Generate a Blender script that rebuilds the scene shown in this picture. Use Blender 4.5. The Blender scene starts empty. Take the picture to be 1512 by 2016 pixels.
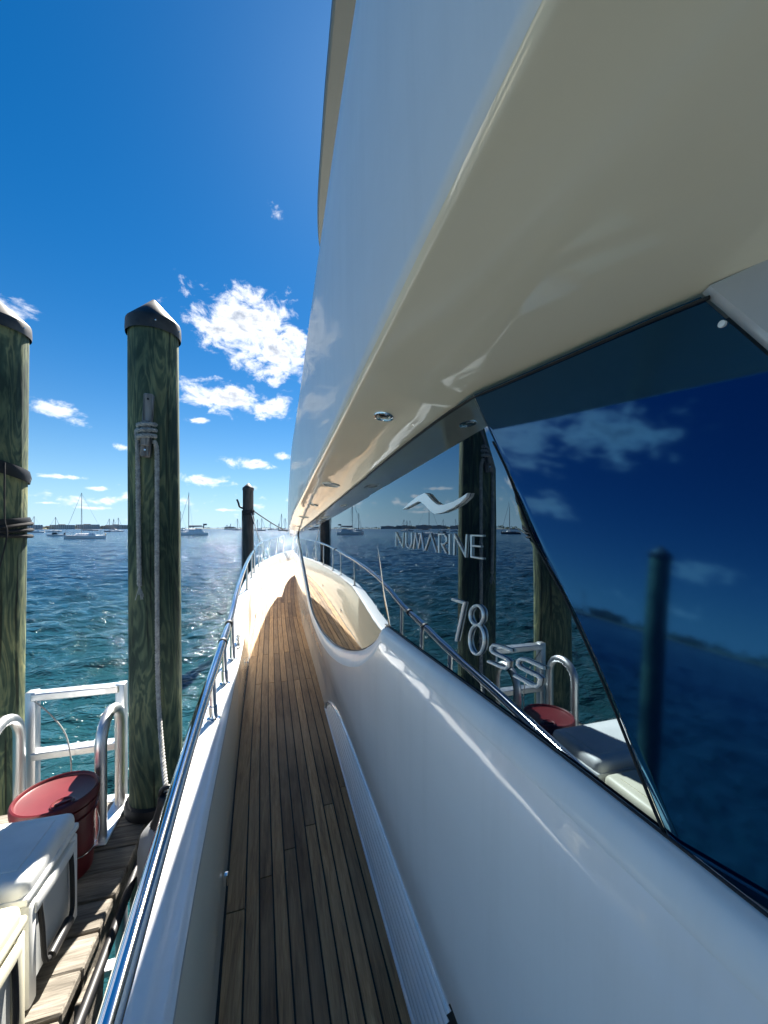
import bpy, bmesh, math, random
from mathutils import Vector, Matrix
import numpy as np
random.seed(7)
R = math.radians
C = bpy.context.scene.collection
SC = bpy.context.scene
# ------------------------------------------------------------------ camera, sky, sun, exposure
ZC = 3.0                       # eye height above the water; yacht points along +Y, camera at x = y = 0
YAW = R(15.9)                  # camera heading, to the right of the bow
FPX, CXP, HOR = 757.0, 756.0, 1040.0
cd = bpy.data.cameras.new('camera'); cam = bpy.data.objects.new('camera', cd); C.objects.link(cam)
cam.location = (0, 0, ZC); cam.rotation_euler = (R(90), 0, -YAW)
cd.sensor_fit = 'VERTICAL'; cd.sensor_height = 36; cd.sensor_width = 27
cd.lens = FPX / 2016 * 36; cd.shift_y = 32 / 2016
cd.clip_start = 0.02; cd.clip_end = 20000
SC.camera = cam
SUN_AZ, SUN_EL = R(16.5), R(49)  # azimuth to the right of the bow
CS, SS = math.cos(YAW), math.sin(YAW)

def ray(px, py):
    a, b = (px - CXP) / FPX, (HOR - py) / FPX
    return Vector((SS + a * CS, CS - a * SS, b))
def on_x(px, py, X):           # photo pixel -> point on the plane x = X
    d = ray(px, py); t = X / d.x
    return Vector((X, d.y * t, ZC + d.z * t))
def azel(px, py):
    d = ray(px, py)
    return math.atan2(d.x, d.y), math.atan2(d.z, math.hypot(d.x, d.y))

W = bpy.data.worlds.new('World'); SC.world = W; W.use_nodes = True
nt = W.node_tree; nt.nodes.clear()
def wn(t, **k):
    n = nt.nodes.new(t)
    for a, b in k.items(): setattr(n, a, b)
    return n
def wm(op, a, b=None, c=None, clamp=False):
    n = wn('ShaderNodeMath', operation=op, use_clamp=clamp)
    for i, v in enumerate((a, b, c)):
        if v is None: continue
        if isinstance(v, (int, float)): n.inputs[i].default_value = v
        else: nt.links.new(v, n.inputs[i])
    return n.outputs[0]
sky = wn('ShaderNodeTexSky', sky_type='NISHITA', sun_disc=False)
sky.sun_elevation = SUN_EL; sky.sun_rotation = SUN_AZ
sky.air_density = 1.0; sky.dust_density = 0.15; sky.ozone_density = 1.5; sky.altitude = 0
hsv = wn('ShaderNodeHueSaturation'); hsv.inputs['Saturation'].default_value = 1.2; hsv.inputs['Value'].default_value = 1.0
sky_tint = wn('ShaderNodeMix', data_type='RGBA', blend_type='MULTIPLY'); sky_tint.inputs[0].default_value = 1; sky_tint.inputs[7].default_value = (.108, .163, .212, 1)   # cool tint that also dims the sky strongly
nt.links.new(sky.outputs[0], sky_tint.inputs[6]); nt.links.new(sky_tint.outputs[2], hsv.inputs['Color'])
tc = wn('ShaderNodeTexCoord'); sep = wn('ShaderNodeSeparateXYZ'); nt.links.new(tc.outputs['Generated'], sep.inputs[0])
az = wm('ARCTAN2', sep.outputs[0], sep.outputs[1]); el = wm('ARCSINE', sep.outputs[2])
cmb = wn('ShaderNodeCombineXYZ'); nt.links.new(az, cmb.inputs[0]); nt.links.new(wm('MULTIPLY', el, 1.5), cmb.inputs[1])
def wnoise(scale, detail, rough, off=0.0, dist=0.0):
    mp = wn('ShaderNodeMapping'); mp.inputs['Location'].default_value = (off, off * .7, off * .3)
    nt.links.new(cmb.outputs[0], mp.inputs[0])
    n = wn('ShaderNodeTexNoise'); n.inputs['Scale'].default_value = scale; n.inputs['Detail'].default_value = detail
    n.inputs['Roughness'].default_value = rough; n.inputs['Distortion'].default_value = dist
    nt.links.new(mp.outputs[0], n.inputs['Vector']); return n.outputs[0]
# clouds: (photo px x, y, half width, half height, tilt, weight) -> direction ellipses
CL = [(495, 640, 110, 66, .1, 1.0), (545, 690, 90, 64, .2, .95), (440, 655, 62, 50, 0, .9), (535, 752, 45, 16, .1, .7),
      (450, 785, 115, 32, .1, .95), (530, 800, 60, 30, .2, .7), (120, 810, 74, 20, .28, .85), (20, 620, 60, 36, .5, .8), (-140, 700, 120, 40, .2, .8),
      (490, 912, 56, 12, .08, .85), (560, 899, 20, 10, 0, .8), (400, 946, 62, 13, .1, .9), (115, 938, 70, 6, .02, .8),
      (185, 961, 42, 6, .03, .85), (390, 828, 26, 8, 0, .7), (240, 880, 18, 9, 0, .8), (545, 425, 50, 40, .6, .12),
      (90, 990, 50, 5, 0, .6), (440, 1004, 60, 5, 0, .5), (180, 1000, 80, 6, 0, .5), (-300, 880, 130, 26, 0, .8), (-700, 760, 200, 80, 0, .8),
      (-900, 930, 160, 30, 0, .8),
      (-3050, 23, 10, 5, .3, 1.0), (-3064, 26, 9, 4, .2, .95), (-3048, 33, 9, 4, .2, .9), (-3058, 14, 5, 2, 0, .8), (-3075, 9, 5, 1.6, 0, .8), (-3120, 16, 9, 3, 0, .8), (-3150, 24, 14, 5, 0, .8), (-2930, 20, 10, 4, 0, .8), (-2890, 28, 14, 5, 0, .8)]
field = None
for (cx, cy, hw, hh, tl, wt) in CL:
    if cx < -2000: a0, e0, ra, re = R(cx + 3000), R(cy), R(hw), R(hh) * 1.5
    else:
        a0, e0 = azel(cx, cy); a1, _ = azel(cx + hw, cy); _, e1 = azel(cx, cy - hh)
        ra, re = abs(a1 - a0), abs(e1 - e0) * 1.5
    mp = wn('ShaderNodeMapping', vector_type='TEXTURE'); mp.inputs['Location'].default_value = (a0, e0 * 1.5, 0)
    mp.inputs['Rotation'].default_value = (0, 0, -tl); mp.inputs['Scale'].default_value = (ra, re, 1)
    nt.links.new(cmb.outputs[0], mp.inputs[0]); ln = wn('ShaderNodeVectorMath', operation='LENGTH'); nt.links.new(mp.outputs[0], ln.inputs[0])
    v = wm('MULTIPLY_ADD', ln.outputs['Value'], -1.0, wt)
    field = v if field is None else wm('MAXIMUM', field, v)
field = wm('MAXIMUM', field, -1.0)
n1 = wnoise(17, 7, .66, 0, .35); n2 = wnoise(44, 3, .6, 3.1)
nz = wm('ADD', wm('MULTIPLY', wm('SUBTRACT', n1, .5), 3.7), wm('MULTIPLY', wm('SUBTRACT', n2, .5), .55))
dens = wm('ADD', wm('MULTIPLY', field, 1.15), nz)
# a thin scatter of small puffs low over the horizon, all the way round
low = wnoise(22, 3, .6, 7.7); band = wm('SUBTRACT', 1.0, wm('ABSOLUTE', wm('DIVIDE', wm('SUBTRACT', el, .055), .075)))
dens = wm('MAXIMUM', dens, wm('SUBTRACT', wm('MULTIPLY', wm('SUBTRACT', low, .55), 4.0), wm('MULTIPLY', wm('SUBTRACT', 1.0, band), .8)))
mr = wn('ShaderNodeMapRange', interpolation_type='SMOOTHSTEP'); nt.links.new(dens, mr.inputs[0])
mr.inputs[1].default_value = -.15; mr.inputs[2].default_value = .85
horfade = wm('MULTIPLY', wm('MULTIPLY', el, 30.0, clamp=True), .97)
cov = wm('MULTIPLY', mr.outputs[0], horfade)
core = wn('ShaderNodeMapRange'); nt.links.new(wm('ADD', dens, wm('MULTIPLY', wm('SUBTRACT', n2, .5), 1.2)), core.inputs[0])
core.inputs[1].default_value = .5; core.inputs[2].default_value = 1.5
ccol = wn('ShaderNodeMix', data_type='RGBA'); nt.links.new(core.outputs[0], ccol.inputs[0])
ccol.inputs[6].default_value = (2.6, 2.65, 2.75, 1); ccol.inputs[7].default_value = (1.05, 1.18, 1.4, 1)
mx = wn('ShaderNodeMix', data_type='RGBA'); nt.links.new(cov, mx.inputs[0]); hz = wn('ShaderNodeMix', data_type='RGBA'); hz.inputs[7].default_value = (1.25, 1.8, 2.25, 1)
nt.links.new(wm('MULTIPLY', wm('EXPONENT', wm('MULTIPLY', wm('ABSOLUTE', el), -9.0)), .95), hz.inputs[0]); nt.links.new(hsv.outputs[0], hz.inputs[6]); nt.links.new(hz.outputs[2], mx.inputs[6]); nt.links.new(ccol.outputs[2], mx.inputs[7])
bg = wn('ShaderNodeBackground'); bg.inputs['Strength'].default_value = 0.052
nt.links.new(mx.outputs[2], bg.inputs[0]); wo = wn('ShaderNodeOutputWorld'); nt.links.new(bg.outputs[0], wo.inputs[0])

sl = bpy.data.lights.new('sun', 'SUN'); sun = bpy.data.objects.new('sun', sl); C.objects.link(sun)
sl.energy = 2.0; sl.angle = R(.53); sl.color = (1, .94, .84)
sdir = Vector((math.sin(SUN_AZ) * math.cos(SUN_EL), math.cos(SUN_AZ) * math.cos(SUN_EL), math.sin(SUN_EL)))
sun.rotation_euler = sdir.to_track_quat('Z', 'Y').to_euler(); sun.location = sdir * 50
SC.view_settings.view_transform = 'Standard'; SC.view_settings.look = 'None'
SC.view_settings.exposure = 3.35; SC.view_settings.gamma = 1; SC.view_settings.use_curve_mapping = False
SC.render.engine = 'CYCLES'
SC.cycles.max_bounces = 8; SC.cycles.glossy_bounces = 4; SC.cycles.diffuse_bounces = 6

# ------------------------------------------------------------------ materials
MATS = {}
def mat(name, col, rough=.5, metal=0., coat=0., ior=1.5, coat_rough=.03, spec=.5):
    m = bpy.data.materials.new(name); m.use_nodes = True; b = m.node_tree.nodes['Principled BSDF']
    b.inputs['Base Color'].default_value = (*col, 1); b.inputs['Roughness'].default_value = rough
    b.inputs['Metallic'].default_value = metal; b.inputs['Coat Weight'].default_value = coat
    b.inputs['Coat Roughness'].default_value = coat_rough; b.inputs['IOR'].default_value = ior
    b.inputs['Specular IOR Level'].default_value = spec
    MATS[name] = m; return m
def P(m): return m.node_tree.nodes['Principled BSDF']
def mn(m, t, **k):
    n = m.node_tree.nodes.new(t)
    for a, b in k.items(): setattr(n, a, b)
    return n
def lk(m, a, b): m.node_tree.links.new(a, b)
def mnoise(m, scale, stretch=(1, 1, 1), detail=4, rough=.55, dist=0., coord='Object', rnd=False):
    t = mn(m, 'ShaderNodeTexCoord'); mp = mn(m, 'ShaderNodeMapping'); mp.inputs['Scale'].default_value = stretch
    lk(m, t.outputs[coord], mp.inputs[0])
    if rnd:
        oi = mn(m, 'ShaderNodeObjectInfo'); mu = mn(m, 'ShaderNodeMath', operation='MULTIPLY'); mu.inputs[1].default_value = 37.
        lk(m, oi.outputs['Random'], mu.inputs[0]); cb = mn(m, 'ShaderNodeCombineXYZ')
        for i in range(3): lk(m, mu.outputs[0], cb.inputs[i])
        lk(m, cb.outputs[0], mp.inputs['Location'])
    n = mn(m, 'ShaderNodeTexNoise'); n.inputs['Scale'].default_value = scale; n.inputs['Detail'].default_value = detail
    n.inputs['Roughness'].default_value = rough; n.inputs['Distortion'].default_value = dist
    lk(m, mp.outputs[0], n.inputs['Vector']); return n.outputs[0]
def ramp(m, src, stops):
    r = mn(m, 'ShaderNodeValToRGB'); e = r.color_ramp.elements
    while len(e) < len(stops): e.new(.5)
    for i, (p, c) in enumerate(stops): e[i].position = p; e[i].color = (*c, 1)
    lk(m, src, r.inputs[0]); return r.outputs[0]
def mixc(m, f, a, b, mode='MIX'):
    x = mn(m, 'ShaderNodeMix', data_type='RGBA', blend_type=mode)
    for i, v in ((0, f), (6, a), (7, b)):
        if isinstance(v, (int, float)): x.inputs[i].default_value = v
        elif isinstance(v, tuple): x.inputs[i].default_value = (*v, 1)
        else: lk(m, v, x.inputs[i])
    return x.outputs[2]
def bump(m, src, strength, dist=.01, coat=False):
    b = mn(m, 'ShaderNodeBump'); b.inputs['Strength'].default_value = strength; b.inputs['Distance'].default_value = dist
    lk(m, src, b.inputs['Height']); lk(m, b.outputs[0], P(m).inputs['Normal'])
    if coat: lk(m, b.outputs[0], P(m).inputs['Coat Normal'])
def gel(name, col, wav=.25):
    m = mat(name, col, .35, coat=1., coat_rough=.02)
    n = mnoise(m, 2.2, (1, 1, 1), 2, .4); bump(m, n, wav, .012, True)
    d = mnoise(m, 5, (1, .6, 1), 5, .6); c = ramp(m, d, [(.3, tuple(x * .95 for x in col)), (.7, col)])
    st_ = mnoise(m, 9, (1, 1.6, .12), 5, .65); c = mixc(m, .0 if 'cream' in name else .25, c, ramp(m, st_, [(.34, (.86, .86, .85)), (.52, (1, 1, 1))]), 'MULTIPLY')
    lk(m, c, P(m).inputs['Base Color']); sp_ = mnoise(m, 26, (1, 1, 1), 4, .6); lk(m, ramp(m, sp_, [(.45, (.015, .015, .015)), (.75, (.09, .09, .09))]), P(m).inputs['Coat Roughness']); return m
gel('gelcoat', (.86, .87, .87)); gel('gelcoat_cream', (.92, .87, .70), .5); gel('gelcoat_grey', (.50, .49, .50))
m = gel('gelcoat_side', (.85, .85, .83)); P(m).inputs['Coat Weight'].default_value = .22; P(m).inputs['Specular IOR Level'].default_value = .2; P(m).inputs['Roughness'].default_value = .5
gel('bulwark_cream', (.80, .75, .62)); m = gel('rib_white', (.84, .84, .82)); P(m).inputs['Coat Weight'].default_value = .15; P(m).inputs['Roughness'].default_value = .5
mat('steel', (.75, .77, .8), .07, 1.0); mat('chrome', (.88, .88, .88), .06, 1.0); mat('silver', (.93, .93, .91), .3, .55)
m = mat('aluminium', (.72, .73, .74), .38, 1.0); n = mnoise(m, 30, (1, 1, .2), 4); lk(m, ramp(m, n, [(.3, (.3, .3, .3)), (.7, (.5, .5, .5))]), P(m).inputs['Roughness'])
mat('rubber', (.012, .012, .014), .5); mat('caulk', (.008, .008, .009), .6); mat('black_plastic', (.02, .02, .022), .4)
m = mat('glass_dark', (.001, .003, .009), .0, ior=3.0)
P(m).inputs['Specular Tint'].default_value = (.68, .86, 1, 1)
bump(m, mnoise(m, 3.5, (1, 1, 1), 2, .4), .05, .006)
sf = mnoise(m, 7, (1, 1, .5), 6, .65); lk(m, ramp(m, sf, [(.5, (.0, .0, .0)), (.8, (.05, .05, .05))]), P(m).inputs['Roughness'])
m = mat('glass_aft', (.001, .003, .02), .055, ior=2.35)
P(m).inputs['Specular Tint'].default_value = (.12, .5, 1, 1)
mat('hardtop_grey', (.19, .20, .19), .6)
m = mat('teak', (.2, .14, .08), .6)
g1 = mnoise(m, 7, (9, .55, 9), 8, .65, .6, rnd=True); g2 = mnoise(m, 60, (5, .25, 5), 3, .6, rnd=True)
c1 = ramp(m, g1, [(.28, (.17, .092, .038)), (.5, (.36, .215, .098)), (.72, (.52, .345, .175))])
c2 = mixc(m, .45, c1, ramp(m, g2, [(.35, (.35, .35, .35)), (.65, (1, 1, 1))]), 'MULTIPLY')
oi = mn(m, 'ShaderNodeObjectInfo'); pr = ramp(m, oi.outputs['Random'], [(0, (.5, .46, .42)), (.5, (.95, .93, .9)), (1, (1.35, 1.3, 1.22))])
c3 = mixc(m, 1.0, c2, pr, 'MULTIPLY'); gy = mnoise(m, 1.6, (2, 1, 1), 4)
gmask = ramp(m, gy, [(.42, (0, 0, 0)), (.7, (.5, .5, .5))])
lk(m, mixc(m, gmask, c3, (.40, .27, .15)), P(m).inputs['Base Color']); bump(m, g2, .35, .002)
m = mat('dock_wood', (.3, .27, .22), .85)
g1 = mnoise(m, 5, (.7, 9, 9), 8, .65, .8, rnd=True); g2 = mnoise(m, 30, (.5, 8, 8), 4, .6, rnd=True)
c1 = ramp(m, g1, [(.3, (.09, .078, .062)), (.5, (.19, .168, .138)), (.7, (.31, .28, .235))])
lk(m, mixc(m, .5, c1, ramp(m, g2, [(.35, (.4, .4, .4)), (.6, (1, 1, 1))]), 'MULTIPLY'), P(m).inputs['Base Color']); bump(m, g1, .6, .006)
m = mat('piling_wood', (.1, .1, .06), .8)
g1 = mnoise(m, 4.2, (2.0, 2.0, .42), 3, .5, 2.2, rnd=True); g2 = mnoise(m, 40, (1, 1, .12), 4, .6, rnd=True); g3 = mnoise(m, 1.7, (1, 1, .55), 5, .6, 1., rnd=True)
sn = mn(m, 'ShaderNodeMath', operation='SINE'); ml = mn(m, 'ShaderNodeMath', operation='MULTIPLY'); ml.inputs[1].default_value = 30; lk(m, g1, ml.inputs[0]); lk(m, ml.outputs[0], sn.inputs[0])
mr2 = mn(m, 'ShaderNodeMapRange'); lk(m, sn.outputs[0], mr2.inputs[0]); mr2.inputs[1].default_value = -1; mr2.inputs[2].default_value = 1
c1 = ramp(m, mr2.outputs[0], [(.15, (.060, .092, .070)), (.55, (.105, .140, .098)), (.9, (.17, .195, .125))])
c2 = ramp(m, g3, [(.34, (.22, .36, .34)), (.48, (.75, .85, .75)), (.62, (1.7, 1.55, 1.2))])
c3 = mixc(m, 1.0, c1, c2, 'MULTIPLY')
lk(m, mixc(m, .5, c3, ramp(m, g2, [(.35, (.45, .45, .45)), (.65, (1.1, 1.1, 1.1))]), 'MULTIPLY'), P(m).inputs['Base Color'])
cr = mnoise(m, 26, (1, 1, .045), 3, .5, .3, rnd=True); cw = ramp(m, cr, [(.30, (.12, .12, .12)), (.37, (1, 1, 1))])
lk(m, mixc(m, .85, P(m).inputs['Base Color'].links[0].from_socket, cw, 'MULTIPLY'), P(m).inputs['Base Color']); bump(m, mixc(m, .5, g2, cw), .8, .008)
m = mat('piling_dark', (.035, .035, .035), .8); n = mnoise(m, 20, (1, 1, .15), 4); lk(m, ramp(m, n, [(.3, (.018, .02, .02)), (.7, (.07, .07, .065))]), P(m).inputs['Base Color']); bump(m, n, .6, .006)
m = mat('cap_plastic', (.03, .03, .032), .55); n = mnoise(m, 9, (1, 1, 1), 5); lk(m, ramp(m, n, [(.35, (.02, .02, .022)), (.7, (.075, .075, .075))]), P(m).inputs['Base Color'])
m = mat('rope', (.42, .42, .40), .85); n = mnoise(m, 60, detail=3); lk(m, ramp(m, n, [(.3, (.26, .26, .25)), (.7, (.5, .5, .48))]), P(m).inputs['Base Color'])
mat('rope_dark', (.02, .02, .022), .9)
m = mat('old_wood', (.3, .28, .25), .9); n = mnoise(m, 12, (6, 6, .4), 5); lk(m, ramp(m, n, [(.35, (.10, .09, .085)), (.65, (.36, .34, .32))]), P(m).inputs['Base Color']); bump(m, n, .8, .006)
m = mat('red_plastic', (.17, .012, .016), .38); n = mnoise(m, 6, detail=5); lk(m, ramp(m, n, [(.3, (.09, .008, .011)), (.7, (.14, .014, .018))]), P(m).inputs['Base Color'])
m = mat('cooler_white', (.78, .79, .78), .45); n = mnoise(m, 5, detail=5); lk(m, ramp(m, n, [(.3, (.68, .69, .68)), (.6, (.8, .81, .8))]), P(m).inputs['Base Color'])
m = mat('cooler_cream', (.68, .65, .50), .45); n = mnoise(m, 5, detail=5); lk(m, ramp(m, n, [(.3, (.6, .57, .44)), (.6, (.70, .67, .53))]), P(m).inputs['Base Color'])
mat('cooler_recess', (.5, .52, .52), .5); mat('fender_grey', (.33, .34, .35), .45)
mat('boat_white', (.75, .76, .76), .35); mat('boat_navy', (.02, .03, .06), .3); mat('boat_glass', (.01, .012, .015), .08); mat('mast_grey', (.22, .23, .24), .5)
mat('canvas', (.03, .05, .09), .8); mat('canvas_tan', (.4, .36, .28), .8)
for i, c in enumerate([(.62, .62, .6), (.5, .48, .44), (.55, .56, .58), (.42, .38, .33)]):
    m = mat('plaster%d' % i, c, .8)
mat('roof_tone', (.25, .20, .17), .8); mat('window_dark', (.03, .04, .05), .2)
m = mat('foliage', (.05, .08, .03), .8); n = mnoise(m, .25, detail=3); lk(m, ramp(m, n, [(.35, (.03, .05, .022)), (.65, (.075, .10, .045))]), P(m).inputs['Base Color'])
mat('sand', (.12, .11, .08), .9)
# water
m = mat('water', (.006, .046, .056), .05, ior=1.333)
tco = mn(m, 'ShaderNodeTexCoord')
def wtex(scale, st, rot, det):
    mp = mn(m, 'ShaderNodeMapping'); mp.inputs['Scale'].default_value = st; mp.inputs['Rotation'].default_value = (0, 0, rot)
    lk(m, tco.outputs['Object'], mp.inputs[0]); n = mn(m, 'ShaderNodeTexNoise'); n.inputs['Scale'].default_value = scale
    n.inputs['Detail'].default_value = det; n.inputs['Roughness'].default_value = .6; n.inputs['Distortion'].default_value = .4
    lk(m, mp.outputs[0], n.inputs['Vector']); return n.outputs[0]
h1 = wtex(2.6, (.6, 1.3, 1), .3, 4); h2 = wtex(.9, (.6, 1.3, 1), .15, 2); h3 = wtex(8, (.7, 1.2, 1), .5, 2)
a1 = mn(m, 'ShaderNodeMath', operation='MULTIPLY_ADD'); a1.inputs[1].default_value = 1.6; lk(m, h2, a1.inputs[0]); lk(m, h1, a1.inputs[2])
a2 = mn(m, 'ShaderNodeMath', operation='MULTIPLY_ADD'); a2.inputs[1].default_value = .3; lk(m, h3, a2.inputs[0]); lk(m, a1.outputs[0], a2.inputs[2])
bump(m, a2.outputs[0], 1.0, .19)
dl = mn(m, 'ShaderNodeVectorMath', operation='LENGTH'); lk(m, tco.outputs['Object'], dl.inputs[0])
rr_ = mn(m, 'ShaderNodeMapRange'); lk(m, dl.outputs['Value'], rr_.inputs[0]); rr_.inputs[1].default_value = 20; rr_.inputs[2].default_value = 350; rr_.inputs[3].default_value = .05; rr_.inputs[4].default_value = .26
lk(m, rr_.outputs[0], P(m).inputs['Roughness'])
dp_ = mn(m, 'ShaderNodeMapRange'); lk(m, dl.outputs['Value'], dp_.inputs[0]); dp_.inputs[1].default_value = 4; dp_.inputs[2].default_value = 32     # green over the shallows by the dock, blue where it deepens
lk(m, mixc(m, dp_.outputs[0], (.008, .040, .046), (.006, .026, .054)), P(m).inputs['Base Color'])

# ------------------------------------------------------------------ mesh helpers
class MB:
    def __init__(s): s.v = []; s.f = []
    def add(s, vs, fs):
        o = len(s.v); s.v += [tuple(p) for p in vs]; s.f += [tuple(i + o for i in f) for f in fs]
    def grid(s, rows, closeu=False, closev=False):
        o = len(s.v); nr, ncol = len(rows), len(rows[0])
        for r in rows: s.v += [tuple(p) for p in r]
        for i in range(nr if closev else nr - 1):
            for j in range(ncol if closeu else ncol - 1):
                a, b = i, (i + 1) % nr; c, d = j, (j + 1) % ncol
                s.f.append((o + a * ncol + c, o + a * ncol + d, o + b * ncol + d, o + b * ncol + c))
    def box(s, lo, hi, M=None):
        (x0, y0, z0), (x1, y1, z1) = lo, hi
        vs = [Vector(p) for p in ((x0, y0, z0), (x1, y0, z0), (x1, y1, z0), (x0, y1, z0), (x0, y0, z1), (x1, y0, z1), (x1, y1, z1), (x0, y1, z1))]
        if M: vs = [M @ p for p in vs]
        s.add(vs, [(0, 3, 2, 1), (4, 5, 6, 7), (0, 1, 5, 4), (1, 2, 6, 5), (2, 3, 7, 6), (3, 0, 4, 7)])
    def rbox(s, lo, hi, r=.01, seg=2, taper=0., M=None):
        bm = bmesh.new(); bmesh.ops.create_cube(bm, size=1)
        c = [(a + b) / 2 for a, b in zip(lo, hi)]; d = [b - a for a, b in zip(lo, hi)]
        for v in bm.verts:
            k = 1 - taper * (.5 - v.co.z)
            v.co = Vector((c[0] + v.co.x * d[0] * k, c[1] + v.co.y * d[1] * k, c[2] + v.co.z * d[2]))
        bmesh.ops.bevel(bm, geom=bm.edges[:], offset=r, segments=seg, affect='EDGES', profile=.5)
        bm.verts.index_update()
        s.add([(M @ v.co if M else v.co.copy()) for v in bm.verts], [[v.index for v in f.verts] for f in bm.faces]); bm.free()
    def tube(s, pts, r, n=10, cap=True, closed=False):
        pts = [Vector(p) for p in pts]; N = len(pts); rr = r if isinstance(r, (list, tuple)) else [r] * N
        tang = []
        for i in range(N):
            a = pts[(i - 1) % N] if closed else pts[max(i - 1, 0)]; b = pts[(i + 1) % N] if closed else pts[min(i + 1, N - 1)]
            tang.append((b - a).normalized())
        u = tang[0].orthogonal().normalized(); rows = []
        for i in range(N):
            u = (u - tang[i] * u.dot(tang[i])).normalized(); w = tang[i].cross(u)
            rows.append([pts[i] + (u * math.cos(2 * math.pi * k / n) + w * math.sin(2 * math.pi * k / n)) * rr[i] for k in range(n)])
        o = len(s.v); s.grid(rows, closeu=True, closev=closed)
        if cap and not closed:
            s.f.append(tuple(o + k for k in range(n))[::-1]); s.f.append(tuple(o + (N - 1) * n + k for k in range(n)))
    def lathe(s, prof, n=24, M=None, cap=True):
        rows = [[Vector((r * math.cos(2 * math.pi * k / n), r * math.sin(2 * math.pi * k / n), z)) for k in range(n)] for r, z in prof]
        if M: rows = [[M @ p for p in r] for r in rows]
        o = len(s.v); s.grid(rows, closeu=True)
        if cap:
            if prof[0][0] > 1e-4: s.f.append(tuple(o + k for k in range(n))[::-1])
            if prof[-1][0] > 1e-4: s.f.append(tuple(o + (len(prof) - 1) * n + k for k in range(n)))
    def prism(s, poly, axis_vec):
        n = len(poly); a = [Vector(p) for p in poly]; b = [p + Vector(axis_vec) for p in a]
        s.add(a + b, [tuple(range(n))[::-1], tuple(range(n, 2 * n))] + [(i, (i + 1) % n, n + (i + 1) % n, n + i) for i in range(n)])
    def mesh(s, name, m, smooth=40):
        me = bpy.data.meshes.new(name); me.from_pydata(s.v, [], s.f); me.validate(); me.update()
        bm = bmesh.new(); bm.from_mesh(me); bmesh.ops.recalc_face_normals(bm, faces=bm.faces[:]); bm.to_mesh(me); bm.free()
        me.materials.append(MATS[m])
        if smooth:
            me.polygons.foreach_set('use_smooth', [True] * len(me.polygons)); me.set_sharp_from_angle(angle=R(smooth))
        return me
    def build(s, name, m, parent=None, smooth=40):
        o = bpy.data.objects.new(name, s.mesh(name, m, smooth)); C.objects.link(o); attach(o, parent); return o
def root_loc(o):
    while o.parent: o = o.parent
    return o
def attach(o, parent):
    # geometry is written in scene coordinates; keep it there under a parent whose origin is elsewhere
    if parent is None: return
    o.parent = parent
    if parent.parent is None and parent.type == 'EMPTY': o.matrix_parent_inverse = parent.matrix_basis.inverted()
def thing(name, label, cat, loc=(0, 0, 0), group=None, rz=0):
    o = bpy.data.objects.new(name, None); o.empty_display_size = .2; C.objects.link(o); o.location = loc; o.rotation_euler = (0, 0, rz)
    tag(o, label, cat, group); return o
def tag(o, label=None, cat=None, group=None, kind=None):
    if label: o['label'] = label
    if cat: o['category'] = cat
    if group: o['group'] = group
    if kind: o['kind'] = kind
    return o
def interp(tab):
    xs, ys = [p[0] for p in tab], [p[1] for p in tab]
    n = len(xs); d = [(ys[i + 1] - ys[i]) / (xs[i + 1] - xs[i]) for i in range(n - 1)]
    t = [d[0]] + [0 if d[i - 1] * d[i] <= 0 else 2 * d[i - 1] * d[i] / (d[i - 1] + d[i]) for i in range(1, n - 1)] + [d[-1]]
    def f(x):
        if x <= xs[0]: return ys[0]
        if x >= xs[-1]: return ys[-1]
        i = max(k for k in range(n - 1) if xs[k] <= x); h = xs[i + 1] - xs[i]; u = (x - xs[i]) / h
        return (2*u**3 - 3*u*u + 1) * ys[i] + (u**3 - 2*u*u + u) * h * t[i] + (-2*u**3 + 3*u*u) * ys[i + 1] + (u**3 - u*u) * h * t[i + 1]
    return f
def frange(a, b, n): return [a + (b - a) * i / (n - 1) for i in range(n)]
def twist(mb, path, r, pitch, n=5, per=8):
    # three-strand laid rope along a path
    pts = [Vector(p) for p in path]; L = [0]
    for a, b in zip(pts, pts[1:]): L.append(L[-1] + (b - a).length)
    N = max(8, int(L[-1] / pitch * per)); samp = []
    for i in range(N + 1):
        s_ = L[-1] * i / N; k = max(j for j in range(len(L) - 1) if L[j] <= s_ + 1e-9); u = (s_ - L[k]) / max(1e-9, L[k + 1] - L[k])
        samp.append((pts[k].lerp(pts[k + 1], min(1, u)), s_))
    for q in range(3):
        out = []; ux = None
        for i, (p, s_) in enumerate(samp):
            t = (samp[min(i + 1, N)][0] - samp[max(i - 1, 0)][0]).normalized()
            ux = t.orthogonal().normalized() if ux is None else (ux - t * ux.dot(t)).normalized()
            w = t.cross(ux); a = 2 * math.pi * (s_ / pitch + q / 3)
            out.append(p + (ux * math.cos(a) + w * math.sin(a)) * r * .52)
        mb.tube(out, r * .56, n)
def smooth_path(pts, k=8):
    P_ = [Vector(p) for p in pts]; out = []
    for i in range(len(P_) - 1):
        p0, p1, p2, p3 = P_[max(i - 1, 0)], P_[i], P_[i + 1], P_[min(i + 2, len(P_) - 1)]
        for j in range(k):
            t = j / k
            out.append(.5 * ((2 * p1) + (p2 - p0) * t + (2 * p0 - 5 * p1 + 4 * p2 - p3) * t * t + (3 * p1 - p0 - 3 * p2 + p3) * t ** 3))
    return out + [P_[-1]]

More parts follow.
